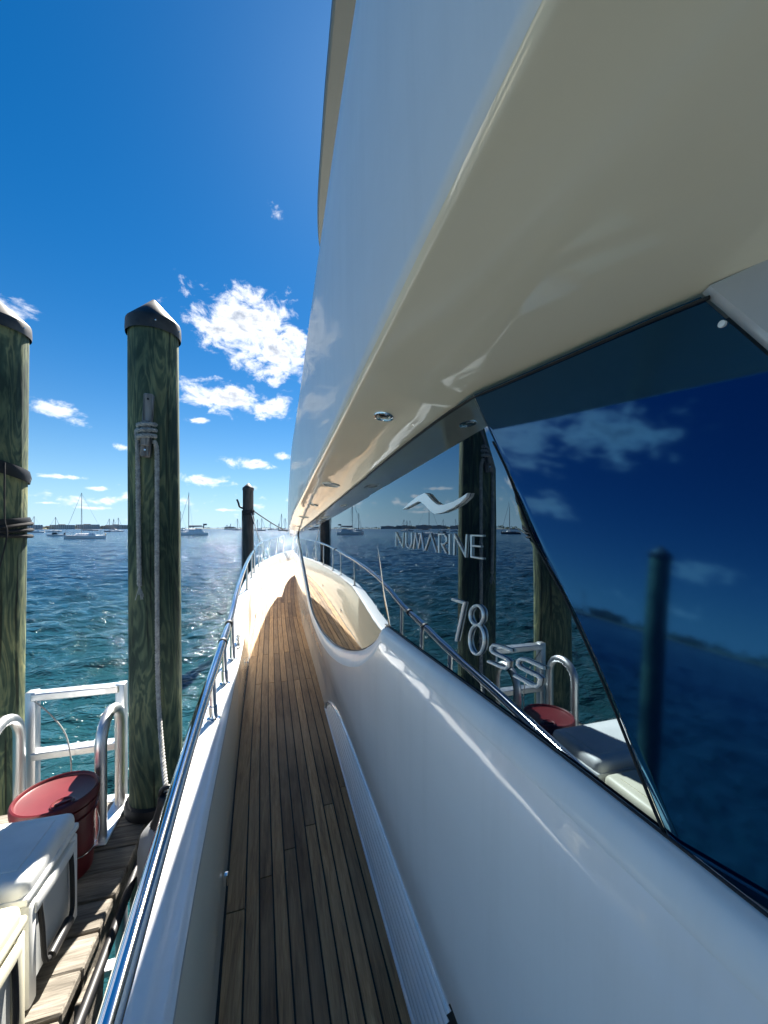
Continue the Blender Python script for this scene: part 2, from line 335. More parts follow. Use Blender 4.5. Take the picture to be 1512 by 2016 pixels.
# ------------------------------------------------------------------ water
rs = [.5]
while rs[-1] < 8: rs.append(rs[-1] * 1.02)
while rs[-1] < 170: rs.append(rs[-1] * 1.0068)
while rs[-1] < 400: rs.append(rs[-1] * 1.02)
while rs[-1] < 9000: rs.append(rs[-1] * 1.16)
rng = np.random.default_rng(3)
th = np.concatenate([np.linspace(-95, 18, 720, endpoint=False), np.linspace(18, 265, 170, endpoint=False)]) * np.pi / 180; NA = len(th)
dth = np.minimum(np.roll(th, -1) - th, .03); dth[-1] = .02
r_ = np.array(rs)[:, None]; rstep = np.gradient(np.array(rs))[:, None]
wx, wy = r_ * np.sin(th)[None, :], r_ * np.cos(th)[None, :]; wz = np.zeros_like(wx); cell = np.maximum(rstep, r_ * dth[None, :])
for i in range(64):
    lam = .22 * (2.8 / .22) ** rng.random(); d = .25 + rng.normal() * .6; k = 2 * np.pi / lam
    amp = .0078 * lam ** .8
    nr = int((rs_max := min(len(rs), np.searchsorted(np.array(rs), 500))))
    fade = np.clip((lam / cell[:nr] - 2.2) / 1.6, 0, 1)
    ph = k * (wx[:nr] * math.sin(d) - wy[:nr] * math.cos(d)) + rng.random() * 6.28
    wz[:nr] += amp * fade * np.sin(ph + .4 * np.sin(ph))
V = np.stack([wx, wy, wz], -1).reshape(-1, 3).astype(np.float32)
NR = len(rs); idx = np.arange(NR * NA).reshape(NR, NA); nx_ = np.roll(idx, -1, 1)
F = np.stack([idx[:-1], idx[1:], nx_[1:], nx_[:-1]], -1).reshape(-1, 4)[:, ::-1].astype(np.int32)
me = bpy.data.meshes.new('water'); me.vertices.add(len(V)); me.vertices.foreach_set('co', V.ravel())
me.loops.add(F.size); me.loops.foreach_set('vertex_index', F.ravel()); me.polygons.add(len(F))
me.polygons.foreach_set('loop_start', np.arange(0, F.size, 4, dtype=np.int32)); me.polygons.foreach_set('use_smooth', np.ones(len(F), dtype=bool))
me.update(calc_edges=True); me.materials.append(MATS['water'])
ob = bpy.data.objects.new('water', me); C.objects.link(ob); tag(ob, kind='structure')

# ------------------------------------------------------------------ the yacht
Y_LOC = (2.6, 5.0, 0)
yacht = thing('yacht', 'large white motor yacht with teak side deck, dark glass and flybridge', 'yacht', Y_LOC)
CEN = 2.6
dkz = interp([(-8, -1.42), (5.5, -1.42), (8, -1.36), (12, -1.20), (17.5, -1.12)])
def deckZ(y): return ZC + dkz(y)
XL = interp([(-8, .05), (-3, -.03), (0, -.10), (1.19, -.161), (2.4, -.215), (3.68, -.250), (4.5, -.264), (7.3, -.285), (8.8, -.255), (10.3, -.15), (12.3, .10), (14, .45), (15.3, .95), (16.3, 1.65), (16.9, 2.6)])
capz_ = interp([(-8, -.98), (3.3, -.98), (3.7, -.965), (5.1, -.815), (5.5, -.795), (8, -.82), (10.3, -.84), (13, -.85), (17, -.82)])
def capZ(y): return ZC + capz_(y)
flare = interp([(-8, .055), (.9, .055), (2.2, .03), (3.5, .012), (5.5, .035), (12, .06), (17, .08)])
YS = frange(-7, 3, 40) + frange(3.1, 9, 60) + frange(9.15, 15, 50)[0:] + frange(15.08, 16.9, 30)
def left_pt(y): return Vector((XL(y), y, 0))
def left_n(y):
    e = .02; t = (left_pt(min(y + e, 16.9)) - left_pt(y - e)).normalized(); return Vector((t.y, -t.x, 0))   # inboard
def off(y, d, z):
    p = left_pt(y) + left_n(y) * d; return Vector((p.x, p.y, z))
def mirror(p): return Vector((2 * CEN - p.x, p.y, p.z))
def both(fn, name, m, parent=yacht, smooth=40):
    for side in (0, 1):
        mb = MB(); mb.grid([[mirror(p) if side else p for p in fn(y)] for y in YS]); mb.build(name, m, parent, smooth)
CW = .125
both(lambda y: [off(y, 0, deckZ(y) - .02), off(y, -flare(y) * .3, deckZ(y) + .04), off(y, -flare(y) + .002, capZ(y) - .012), off(y, -flare(y) - .006, capZ(y) - .003)], 'bulwark', 'bulwark_cream')
def capsec(y):
    f = flare(y); z = capZ(y)
    return [off(y, -f + .004, z - .02), off(y, -f + .003, z - .006), off(y, -f - .006, z + .002), off(y, -f - .02, z + .004), off(y, -f - CW + .02, z + .003), off(y, -f - CW + .004, z - .004), off(y, -f - CW, z - .02)]
both(capsec, 'cap_rail', 'gelcoat')
def hullsec(y):
    f = flare(y); z = capZ(y); k = max(0, min(1, (y - 6) / 11))
    return [off(y, -f - CW + .001, z - .018), off(y, -f - CW, z - .35), off(y, -f - CW - .035, z - .37), off(y, -f - CW - .035, z - .45), off(y, -f - CW + .01, z - .47),
            off(y, -f - CW + .05 + k * .3, 1.0), off(y, -f - CW + .18 + k * .7, .2), off(y, -f - CW + .4 + k * .9, -.5)]
both(hullsec, 'hull', 'gelcoat')
mb = MB(); s0 = hullsec(YS[0]); mb.add(s0 + [mirror(p) for p in s0[::-1]], [tuple(range(16))]); mb.build('transom', 'gelcoat', yacht)

# house plan at deck level
hx = interp([(-8, .386), (5.8, .386), (7.4, .41), (8.7, .455), (10.0, .54), (11, .70), (11.8, 1.05), (12.3, 1.7), (12.5, 2.6)])
def hoff(y): return hx(y) - .386
# caulk bed and planks
def deck_w(y):
    if y < 10.2: return (hx(y) + .012 - XL(y))
    return .79 + .0 * y
mb = MB(); mb.grid([[off(y, -.01, deckZ(y) - .006), off(y, deck_w(y) + .02, deckZ(y) - .006)] for y in YS]); deck = mb.build('deck', 'caulk', yacht)
NP = 11; fr = [0] + [(1.45 + i) / (NP + .45) for i in range(NP)]
JO = [1.52, 4.50, 7.3, 10.2, 13.0]; JE = [.2, 3.68, 6.3, 8.9, 11.8]
for k in range(NP):
    js = [-7] + [j + .055 * (k if k % 2 == 0 else 0) * (1 if j < 2 else .15) for j in (JO if k % 2 == 0 else JE)] + [16.2]
    for a, b in zip(js, js[1:]):
        ys = frange(a + .0025, b - .0025, max(4, int((b - a) / .22))); rows = []
        for y in ys:
            w = deck_w(y); g = .0028; d0, d1 = fr[k] * w + (g if k else .006), fr[k + 1] * w - g; z = deckZ(y)
            rows.append([off(y, d0, z - .004), off(y, d0 + .0012, z), off(y, d1 - .0012, z), off(y, d1, z - .004)])
        mb = MB(); mb.grid(rows)
        mb.f.append((0, 1, 2, 3)); o_ = len(mb.v) - 4; mb.f.append((o_ + 3, o_ + 2, o_ + 1, o_))
        mb.build('plank', 'teak', deck, 30)
# foredeck and the rest of the main deck
mb = MB(); mb.grid([[off(y, deck_w(y) + .01, deckZ(y) - .010), Vector((CEN, max(y - .0, y), deckZ(y) - .004)), mirror(off(y, .0, deckZ(y) - .010))] for y in YS if y < 16.2]); mb.build('foredeck', 'gelcoat', yacht)

# house side with its swooping window
zb = interp([(-8, -.295), (.2, -.295), (1.14, -.322), (1.22, -.325), (1.297, -.379), (1.506, -.48), (1.766, -.574), (2.135, -.672), (2.584, -.757), (3.26, -.826), (3.70, -.832), (4.05, -.795), (4.38, -.70), (5.28, -.44), (6.24, -.16), (6.5, -.10)])
zk = interp([(-8, -1.035), (.9, -1.035), (1.9, -1.07), (2.2, -1.10), (2.5, -1.16), (2.75, -1.24), (2.95, -1.34), (3.06, -1.43)])
def kx(z): return .392 - (z + 1.42) * .062
G = .362                          # glass plane
def ztop(y): return .30 - .058 * y
zi_ = interp([(-8, .225), (.2, .236), (.36, .243), (.6, .247), (.75, .25), (1.0, .242), (1.535, .211), (2.5, .155), (4, .068), (6.24, -.062), (8.8, -.21), (9.2, -.24)])
def hside(z, y):                  # outboard face of the white side, z relative to the eye
    pr = interp([(-1.45, .384), (-1.16, .371), (-1.04, .359), (-.95, .346), (-.85, .336), (-.7, .332), (-.45, .331), (-.3, .337), (-.1, .34), (.4, .36)])
    u = max(0, min(1, (y - 2.2) / 2.2)); return pr(z) + hoff(y) + .012 * u * u * (3 - 2 * u)
RW = .045
def rim_out(y):
    e = .03; dz = (zb(y + e) - zb(y - e)) / (2 * e); n = 1 / math.sqrt(1 + dz * dz)
    w = RW * (1 if y < 1.15 else min(1.5, 1 + (y - 1.15) * 1.2))
    return y + dz * n * w * .9, zb(y) - n * w
ysw = frange(.17, 1.1, 24) + frange(1.12, 1.6, 25) + frange(1.65, 4.8, 60) + frange(4.85, 6.42, 24)
# outer rim curve as a function of its own y
ro = sorted([rim_out(y) for y in ysw]); ro2 = [ro[0]]
for p in ro[1:]:
    if p[0] > ro2[-1][0] + .004: ro2.append(p)
rimf = interp(ro2)
hs_rows = []
ysh = frange(.0, 1.0, 20) + frange(1.02, 1.6, 24) + frange(1.65, 6.3, 70)
def bot(y): return max(zk(y), dkz(y)) - .001 if y < 3.06 else dkz(y) - .01
for y in ysh:
    z0, z1 = bot(y), min(rimf(y), zi_(y)); hs_rows.append([Vector((hside(z, y), y, ZC + z)) for z in frange(z0, z1, 22)])
mb = MB(); mb.grid(hs_rows)
mb.grid([[Vector((hside(z, y), y, ZC + z)) for z in frange(bot(y), zi_(y) + .02, 22)] for y in frange(6.3, 9.2, 20)])
mb.grid([[Vector((hside(z, y), y, ZC + z)) for z in frange(bot(y), -.24, 22)] for y in frange(9.2, 11, 12) + frange(11.05, 12.5, 24)])
mb.grid([[Vector((hside(z, y), y, ZC + z)) for z in frange(bot(y), -.295 - RW, 22)] for y in frange(-6, 0, 20)])
mb.grid([[mirror(Vector((hside(z, y), y, ZC + z))) for z in frange(-1.43, -.05, 8)] for y in frange(-6, 11, 24) + frange(11.05, 12.5, 24)])
house = mb.build('house_side', 'gelcoat', yacht, 60)
# sloping coach roof ahead of the windscreen, hidden from the side deck
mb = MB(); mb.grid([[Vector((hside(-.24, y), y, ZC - .24)), Vector((CEN, y, ZC - .05)), mirror(Vector((hside(-.24, y), y, ZC - .24)))] for y in frange(8.6, 12.5, 20)]); mb.build('coach_roof', 'gelcoat', yacht)
# window: dark glass in three sheets, leaning back aft of the slanted joint
def seam_y(z): return interp([(-.32, .262), (-.286, .285), (-.187, .344), (-.0855, .4147), (-.0147, .476), (.0895, .538), (.163, .592), (.26, .66)])(z)
def gx(y, z):
    x = G + (.004 if y > jy(z) else 0) + (hoff(y) if y > 5.5 else 0)
    s_ = -.82 * (y - .4147) + .57 * (z + .0855); sy = seam_y(z) - y
    if sy > 0:
        s_ = sy * .82
        s_ = max(0, -.82 * (y - .4147) + .57 * (z + .0855)); x += .0005 + .20 * s_ + .06 * s_ * s_ + .04 * max(0, z + .24) ** 2 * (1 - math.exp(-sy / .14))
    return x
def jy(z): return 1.225 + (z + .32) * .58
def glass_sheet(name, ylo, yhi, ny, nz=40):
    mb = MB(); rows = []
    for i in range(ny + 1):
        row = []
        for j in range(nz + 1):
            t = j / nz; y = 0
            for _ in range(3):
                z = 0 if _ == 0 else z
                ya, yb = (ylo(z), yhi(z)); y = ya + (yb - ya) * i / ny
                zlo, zhi = zb(y) - .004, zi_(y) + .004
                z = zlo + (zhi - zlo) * t
            row.append(Vector((gx(y, z), y, ZC + z)))
        rows.append(row)
    mb.grid(rows); return mb
def aft_y(z): return .237 + (z - .152) * .67
win = glass_sheet('window', lambda z: seam_y(z), lambda z: jy(z) - .0012, 60).build('window', 'glass_dark', yacht, 50)
glass_sheet('aft_pane', aft_y, lambda z: seam_y(z) - .0012, 90).build('aft_pane', 'glass_aft', win, 50)
g_f = glass_sheet('front_pane', lambda z: jy(z) + .0012, lambda z: 6.40, 90); g_f.build('front_pane', 'glass_dark', win, 50)
mb = MB(); zz = frange(-.33, .25, 24)
mb.tube([Vector((gx(seam_y(z) + .004, z) - .0005, seam_y(z) + .004, ZC + z)) for z in zz if z < .165], .0014, 6); mb.build('glass_joint', 'caulk', win)
mb = MB(); mb.grid([[Vector((G + .003, jy(z) - .003, ZC + z)), Vector((G + .003, jy(z) + .003, ZC + z))] for z in zz]); mb.build('glass_joint', 'caulk', win)
# rim between white side and glass
rows = []
for y in ysw:
    yo, zo = rim_out(y); zin = zb(y); xo = hside(zo, yo); xi = G - .001 + (hoff(y) if y > 5.5 else 0)
    f = lambda t, bx: Vector((xo + (xi - xo) * bx, yo + (y - yo) * t, ZC + zo + (zin - zo) * t))
    rows.append([f(0, 0), f(.08, -.02), f(.22, .0), f(.5, .10), f(.8, .32), f(.92, .6), f(1, 1.15)])
mb = MB(); mb.grid(rows); mb.grid([[Vector((hside(-.295 - RW, y), y, ZC - .295 - RW)), Vector((G - .01, y, ZC - .297)), Vector((G + .01, y, ZC - .294))] for y in frange(-6, .171, 12)])
mb.build('window_rim', 'gelcoat_side', win, 70)
mb = MB(); mb.tube([Vector((G - .003 + (hoff(y) if y > 5.5 else 0), y, ZC + zb(y) + .002)) for y in ysw], .0016, 6); mb.build('rubber_gasket', 'caulk', win)
mb = MB(); mb.tube([Vector((gx(y, zi_(y)) - .001, y, ZC + zi_(y) - .001)) for y in frange(.29, 6.2, 140)], .0022, 6); mb.build('rubber_gasket', 'caulk', win)
# aft pale panel behind the glass edge
mb = MB(); zs_ = frange(-.32, .25, 20)
mb.grid([[Vector((gx(aft_y(z) - .002, z) + .004, aft_y(z) - .002, ZC + z)) for z in zs_], [Vector((gx(aft_y(z) - .012, z) - .004, aft_y(z) - .014, ZC + z)) for z in zs_], [Vector((gx(aft_y(z) - .2, z) + .02, aft_y(z) - .3, ZC + z)) for z in zs_], [Vector((gx(aft_y(z), z) + .06, -6, ZC + z)) for z in zs_]])
mb.build('aft_panel', 'gelcoat_grey', yacht)
p = on_x(1417, 637, .425); mb = MB(); mb.lathe([(.0035, 0), (.0035, .003), (.001, .004)], 12, Matrix.Translation((gx(p.y, p.z - ZC), p.y, p.z)) @ Matrix.Rotation(R(-90), 4, 'Y')); mb.build('screw', 'gelcoat', win)

# kick panel with long ribs
mb = MB(); yk = frange(-5, 1.8, 16) + frange(1.9, 3.04, 24)
mb.grid([[Vector((kx(-1.44), y, deckZ(y) - .02)), Vector((kx(zk(y)), y, ZC + zk(y)))] for y in yk])
kick = mb.build('kick_panel', 'rib_white', yacht)
zr = frange(-1.40, -1.065, 9)
zki = [(y, zk(y)) for y in frange(-5, 3.06, 600)]
for z in zr:
    ye = max([y for y, q in zki if q > z + .022] + [-4]); hgt = .0165
    mb = MB(); k_ = kx(z); sec = [(k_ + .001, -hgt), (k_ - .005, -hgt * .8), (k_ - .0075, -hgt * .3), (k_ - .0085, hgt * .3), (k_ - .006, hgt * .8), (k_ + .001, hgt)]
    ys2 = frange(-5, ye - .03, 8) + [ye]
    mb.grid([[Vector((x + (.008 if y == ye else 0), y, ZC + z + q * (.6 if y == ye else 1))) for x, q in sec] for y in ys2]); mb.build('rib', 'rib_white', kick, 50)
mb = MB(); mb.tube([Vector((kx(zk(y)) - .008, y, ZC + zk(y))) for y in yk], .007, 8); mb.build('panel_lip', 'gelcoat', kick)
mb = MB(); mb.tube([Vector((.383, y, deckZ(y) + .006)) for y in frange(-5, 3.05, 10)], .007, 8); mb.build('panel_lip', 'gelcoat', kick)
# flat jagged dark patch at the aft end of the panel
pts = [(905, 1938), (912, 1955), (914, 1985), (910, 2030), (905, 2060), (880, 2060), (880, 2016), (886, 2010), (880, 1998), (890, 1990), (884, 1978), (894, 1968), (889, 1958), (899, 1952), (897, 1944)]
mb = MB(); mb.prism([on_x(a, b, .353) for a, b in pts], (-.0015, 0, 0)); mb.build('dark_patch', 'caulk', kick, 0)

# overhang: soffit and flybridge coaming
xe = interp([(-8, .152), (.2, .152), (3.4, .154), (4.5, .17), (6, .205), (7.5, .262), (8.5, .315), (8.9, .36)])
def ze(y): return .33 - .058 * max(y, -1)
zt = interp([(-8, 1.03), (.7, 1.025), (1.7, .95), (2.25, .875), (2.76, .826), (3.87, .74), (5.1, .56), (6.5, .43), (8.1, .20), (8.6, -.02), (8.9, -.235)])
def ohsec(y):
    x, a, b = xe(y), ze(y), max(zt(y), ze(y) + .012); zi = zi_(y); xi = (.40 if y > .72 else .50) + (hoff(y) if y > 6 else 0)
    xi = max(xi, x + .03); r = min(.022, (b - a) * .4)
    prof = [(xi, zi + (.0 if y > .7 else -.0))]
    for t in (.12, .3, .5, .7, .85): prof.append((xi + (x + r - xi) * t, zi + (a - zi) * t * (.8 + .2 * t) ))
    for k in range(0, 7):
        q = k / 6 * math.pi / 2; prof.append((x + r - r * math.sin(q), a + r - r * math.cos(q)))
    for t in (.15, .35, .55, .75, .9): prof.append((x - .010 * math.sin(t * math.pi), a + r + (b - a - r - .015) * t))
    prof += [(x - .002, b - .016), (x + .004, b - .004), (x + .016, b)]
    return [Vector((px_, y, ZC + pz)) for px_, pz in prof]
yso = frange(-5, .1, 16) + frange(.14, 1, 26) + frange(1.05, 8.2, 70) + frange(8.25, 8.88, 14)
secs = [ohsec(y) for y in yso]
NS_ = 9
mb = MB(); mb.grid([s[:NS_ + 1] for s in secs]); over = mb.build('soffit', 'gelcoat_cream', yacht, 70)
mb = MB(); mb.grid([s[NS_:] for s in secs])
mb.grid([[Vector((xe(y) + .016, y, ZC + max(zt(y), ze(y) + .012))), Vector((xe(y) + .12, y, ZC + max(zt(y), ze(y) + .012) - .004)), Vector((xe(y) + .14, y, ZC + max(zt(y) - .5, ze(y) + .01)))] for y in yso])
fly = mb.build('flybridge_side', 'gelcoat_side', yacht, 70)
mb = MB(); mb.grid([[Vector((xe(y) + .1, y, ZC + ze(y) + .06)), Vector((CEN, y, ZC + ze(y) + .09)), mirror(Vector((.2, y, ZC + ze(y) + .06)))] for y in frange(-5, 8.8, 12)])
mb.build('flybridge_deck', 'hardtop_grey', yacht)
mb = MB(); mb.grid([[mirror(p) for p in ohsec(y)] for y in frange(-5, 8.8, 24)]); mb.build('flybridge_side', 'gelcoat', yacht, 70)
# windscreen closing the house under the flybridge
mb = MB(); mb.grid([[Vector((hside(-.1, 8.7) + (CEN * 2 - 2 * hside(-.1, 8.7)) * t, 8.7 + 1.6 * math.sin(t * math.pi), ZC - .25)) for t in frange(0, 1, 16)], [Vector((.5 + 4.2 * t, 7.6 + 1.4 * math.sin(t * math.pi), ZC + .1)) for t in frange(0, 1, 16)]])
mb.build('windscreen', 'glass_dark', yacht)
# small round fittings in the soffit
for (ly, lx, lz, dia, kind) in [(.88, .25, None, .050, 'downlight'), (1.85, .262, None, .088, 'vent'), (2.68, .262, None, .062, 'downlight'), (3.65, .262, None, .105, 'vent'), (5.0, .29, None, .08, 'downlight')]:
    s_ = ohsec(ly); q = min(range(len(s_) - 1), key=lambda i: abs((s_[i].x + s_[i + 1].x) / 2 - lx) if s_[i].z < ZC + ze(ly) + .02 else 9)
    a, b = s_[q], s_[q + 1]; t = (lx - a.x) / (b.x - a.x); zz_ = a.z + (b.z - a.z) * t
    sl_ = math.atan2(b.z - a.z, b.x - a.x); M = Matrix.Translation((lx, ly, zz_)) @ Matrix.Rotation(-sl_ + math.pi, 4, 'Y') @ Matrix.Rotation(R(-3.3), 4, 'X')
    M = Matrix.Translation((lx, ly, zz_ + .001)) @ Matrix.Rotation(-math.atan((b.z - a.z) / (b.x - a.x)), 4, 'Y') @ Matrix.Rotation(R(-3.3), 4, 'X') @ Matrix.Rotation(math.pi, 4, 'X')
    r = dia / 2; mb = MB(); mb.lathe([(r, -.004), (r, .002), (r * .95, .005), (r * .78, .006), (r * .72, .003), (r * .70, -.002)], 32, M, cap=False)
    o = mb.build(kind, 'chrome' if kind == 'downlight' else 'gelcoat', over)
    mb = MB(); mb.lathe([(r * .71, -.001), (r * .4, .002), (.0005, .003)], 24, M, cap=False); mb.build('lens' if kind == 'downlight' else 'grille', 'boat_glass' if kind == 'downlight' else 'cooler_recess', over)
# hardtop over the flybridge
hxe = interp([(-8, .20), (.5, .215), (1.6, .236), (2.6, .28), (3.0, .33), (3.2, .42), (3.35, .62), (3.5, 1.1), (3.6, 2.6)])
mb = MB(); rows = []
for y in frange(-5, 2.5, 16) + frange(2.6, 3.6, 24):
    x = hxe(y); rows.append([Vector((CEN, y, ZC + 2.2)), Vector((x + .01, y, ZC + 2.2)), Vector((x, y, ZC + 2.21)), Vector((x, y, ZC + 2.28)), Vector((x + .03, y, ZC + 2.3)), Vector((CEN, y, ZC + 2.36))])
mb.grid(rows); mb.grid([[mirror(p) for p in r] for r in rows]); hard = mb.build('hardtop', 'hardtop_grey', yacht)
for sx in (.75, 4.45):
    for y in (-3.5, 1.2):
        mb = MB(); mb.rbox((sx - .05, y - .25, ZC + .3), (sx + .05, y + .25, ZC + 2.22), .02); mb.build('hardtop_post', 'gelcoat', yacht)

# handrail on the bulwark
rp = [(-3, -.15, -1.05), (-1, -.2, -.985), (.3, -.250, -.90), (.77, -.275, -.857), (1.6, -.300, -.79), (2.2, -.306, -.743), (2.6, -.306, -.695), (3.06, -.306, -.645), (3.64, -.318, -.555), (4.5, -.332, -.485), (5.45, -.345, -.44), (7.6, -.35, -.375), (9.2, -.30, -.34), (10.6, -.20, -.315), (12.2, .02, -.29), (13.5, .25, -.24), (14.8, .65, -.2), (15.9, 1.25, -.18), (16.6, 1.95, -.17), (16.85, 2.6, -.17)]
path = smooth_path([(x, y, ZC + z) for y, x, z in rp], 8)
mb = MB(); mb.tube(path, [.022 if p.y < 2.8 else .019 for p in path], 16); rail = mb.build('handrail', 'steel', yacht)
def rail_at(y): return min(path, key=lambda p: abs(p.y - y) + (100 if p.x > 2.7 else 0))
for y in (2.55, 2.85, 7.2):
    p = rail_at(y); q = rail_at(y + .25); t = (q - p).normalized(); mb = MB(); mb.tube([p - t * .012, p + t * .012], .026, 16); mb.build('rail_joint', 'rubber', rail)
for y in (1.15 - 1.6, 2.16, 2.62, 3.06, 5.35, 6.4, 7.45, 8.6, 9.9, 11.3, 12.7, 13.9, 14.9, 15.8, 16.5):
    p = rail_at(y); base = off(y, -flare(y) - CW * .55, capZ(y)); base.y = p.y if y < 13 else base.y
    if y < 9: base.x = p.x + (.006 if y < 3.2 else .0); 
    mb = MB(); mb.tube([base, p], .0155 if y < 4 else .0135, 12)
    if y < 4: mb.tube([base, base + (p - base) * .3], .021, 12)
    mb.lathe([(.034, 0), (.034, .005), (.024, .009), (.0, .01)], 20, Matrix.Translation((base.x, base.y, capZ(base.y) + .002))); mb.build('stanchion', 'steel', rail)
mb = MB(); pm = [mirror(p) for p in path if p.y > 2]; mb.tube(pm, .019, 10)
for y in (3, 5, 7, 9, 11, 12.7, 13.9, 14.9, 15.8):
    p = mirror(rail_at(y)); mb.tube([Vector((p.x, p.y, capZ(y))), p], .0135, 8)
mb.build('handrail', 'steel', yacht)
# deck cleat with its chrome horns, at the foot of the ramped bulwark
def cleat(x, y, z, s=1.0, rz=0):
    M = Matrix.Translation((x, y, z)) @ Matrix.Rotation(rz, 4, 'Z') @ Matrix.Scale(s, 4); mb = MB()
    mb.tube([M @ Vector(p) for p in ((0, -.13, .055), (0, -.08, .062), (0, 0, .06), (0, .08, .062), (0, .13, .055))], [.007 * s, .012 * s, .014 * s, .012 * s, .007 * s], 10)
    for q in (-.045, .045): mb.tube([M @ Vector((0, q, -.002)), M @ Vector((0, q, .06))], .012 * s, 10)
    mb.rbox((-.03, -.08, -.002), (.03, .08, .006), .004, 1, 0, M); return mb.build('cleat', 'chrome', yacht)
cleat(-.30, 3.48, capZ(3.48), .8); cleat(XL(10.2) - .12, 10.2, capZ(10.2), 1.1, -.1); cleat(-.22, .2, capZ(.2), .8)
mb = MB(); twist(mb, smooth_path([(-.30, 3.40, capZ(3.4) + .05), (-.285, 3.46, capZ(3.4) + .07), (-.31, 3.52, capZ(3.4) + .055), (-.29, 3.45, capZ(3.4) + .03), (-.27, 3.36, capZ(3.4) + .012), (-.29, 3.3, capZ(3.4) + .012)], 6), .008, .03); o = mb.build('rope', 'rope'); tag(o, 'short mooring rope coiled round the small chrome cleat on the bulwark', 'rope')
for y in (3.95, 6.0, 8.3, 10.8):      # little pins on the inner bulwark
    p = off(y, .004 - flare(y) * .4, deckZ(y) + .12); mb = MB(); mb.tube([p, p + left_n(y) * .022], .007, 8); mb.tube([p + left_n(y) * .018 + Vector((0, 0, -.03)), p + left_n(y) * .018 + Vector((0, 0, .03))], .007, 8); mb.build('pin', 'chrome', yacht)
p = off(1.62, -.004, deckZ(1.6) + .045); mb = MB(); mb.rbox((p.x - .006, p.y - .011, p.z - .022), (p.x + .012, p.y + .011, p.z + .022), .004); mb.build('door_catch', 'chrome', yacht)

# lettering and emblem on the glass
LX = G - .006
def stroke(mb, pts, r=.0028, depth=.006, closed=False):
    # flat-faced raised stroke, bevelled like cast chrome; pts are points on the glass
    P_ = [Vector(p) for p in pts]; N = len(P_); rows = []
    for i in range(N):
        a = P_[(i - 1) % N] if closed else P_[max(i - 1, 0)]; b = P_[(i + 1) % N] if closed else P_[min(i + 1, N - 1)]
        d1 = (P_[i] - a); d2 = (b - P_[i]); d1 = d1.normalized() if d1.length > 1e-9 else d2.normalized(); d2 = d2.normalized() if d2.length > 1e-9 else d1
        t = (d1 + d2).normalized(); n = Vector((1, 0, 0)).cross(t).normalized(); k = 1 / max(.45, t.dot(d2)); X = Vector((-1, 0, 0))
        ext = t * (r if i == N - 1 else -r) if (not closed and i in (0, N - 1)) else Vector()
        c = P_[i] + ext
        rows.append([c + n * r * k, c + n * r * k + X * depth * .6, c + n * r * .45 * k + X * depth, c - n * r * .45 * k + X * depth, c - n * r * k + X * depth * .6, c - n * r * k])
    o = len(mb.v); mb.grid(rows, closev=closed)
    if not closed: mb.f.append(tuple(o + i for i in range(6))); mb.f.append(tuple(o + (N - 1) * 6 + i for i in range(6))[::-1])
def gy(px): return on_x(px, 1040, G - .001).y
def letter(pxa, pxb, strokes, zb_=-.0545, zt_=-.0135):
    ya, yb = gy(pxa), gy(pxb); mb = MB()
    for s in strokes: stroke(mb, [Vector((G - .001, ya + (yb - ya) * u, ZC + zb_ + (zt_ - zb_) * v)) for u, v in s], .0016, .003)
    return mb.build('letter', 'silver', win, 25)
Np = [[(0, 0), (.05, 1), (.9, 0), (1, 1)]]; Up = [[(0, 1), (0, .3), (.15, .08), (.5, 0), (.85, .08), (1, .3), (1, 1)]]
letter(780, 795, Np); letter(800, 811, Up); letter(815, 835, [[(0, 0), (.22, 1), (.5, .12), (.78, 1), (1, 0)]])
letter(838, 860, [[(0, 0), (.5, 1), (1, 0)]]); letter(865, 880, [[(0, 0), (0, 1), (.7, 1), (1, .85), (1, .62), (.7, .48), (.2, .48), (.35, .48), (1, 0)]])
letter(886, 887, [[(0, 0), (0, 1)]]); letter(895, 920, Np); letter(929, 951, [[(1, 1), (0, 1), (0, 0), (1, 0)], [(0, .52), (.8, .52)]])
def c5(x, y): return on_x(700 + x / 3.024, 800 + y / 3.024, G - .001)
mb = MB(); stroke(mb, [c5(585, 1150), c5(652, 1172), c5(606, 1388)], .0028, .005); mb.build('numeral', 'silver', win, 25)
top = [c5(727 + 40 * math.sin(a), 1243 - 58 * math.cos(a)) for a in frange(0, 2 * math.pi, 25)[:-1]]
bo = [c5(728 + 44 * math.sin(a), 1388 - 88 * math.cos(a)) for a in frange(0, 2 * math.pi, 29)[:-1]]
mb = MB(); stroke(mb, top, .0023, .005, True); stroke(mb, bo, .0023, .0049, True); mb.build('numeral', 'silver', win, 25)
def ess(pts): 
    mb = MB(); stroke(mb, [c5(*p) for p in pts], .0022, .005); mb.build('letter', 'silver', win, 25)
ess([(932, 1452), (850, 1424), (826, 1420), (812, 1434), (812, 1452), (826, 1468), (906, 1506), (918, 1520), (916, 1546), (900, 1560), (872, 1552), (800, 1520)])
ess([(1126, 1556), (1020, 1508), (992, 1502), (974, 1514), (972, 1536), (988, 1556), (1092, 1606), (1108, 1622), (1104, 1652), (1084, 1668), (1052, 1658), (958, 1606)])
em = [(295, 615), (330, 578), (385, 535), (425, 516), (440, 524), (470, 560), (505, 586), (540, 586), (600, 568), (650, 540), (685, 516), (676, 540), (640, 575), (590, 608), (535, 632), (488, 641), (462, 625), (430, 590), (405, 570), (385, 566), (345, 588)]
mb = MB(); mb.prism([c5(*p) for p in em], (-.007, 0, 0)); mb.build('emblem', 'silver', win, 0)

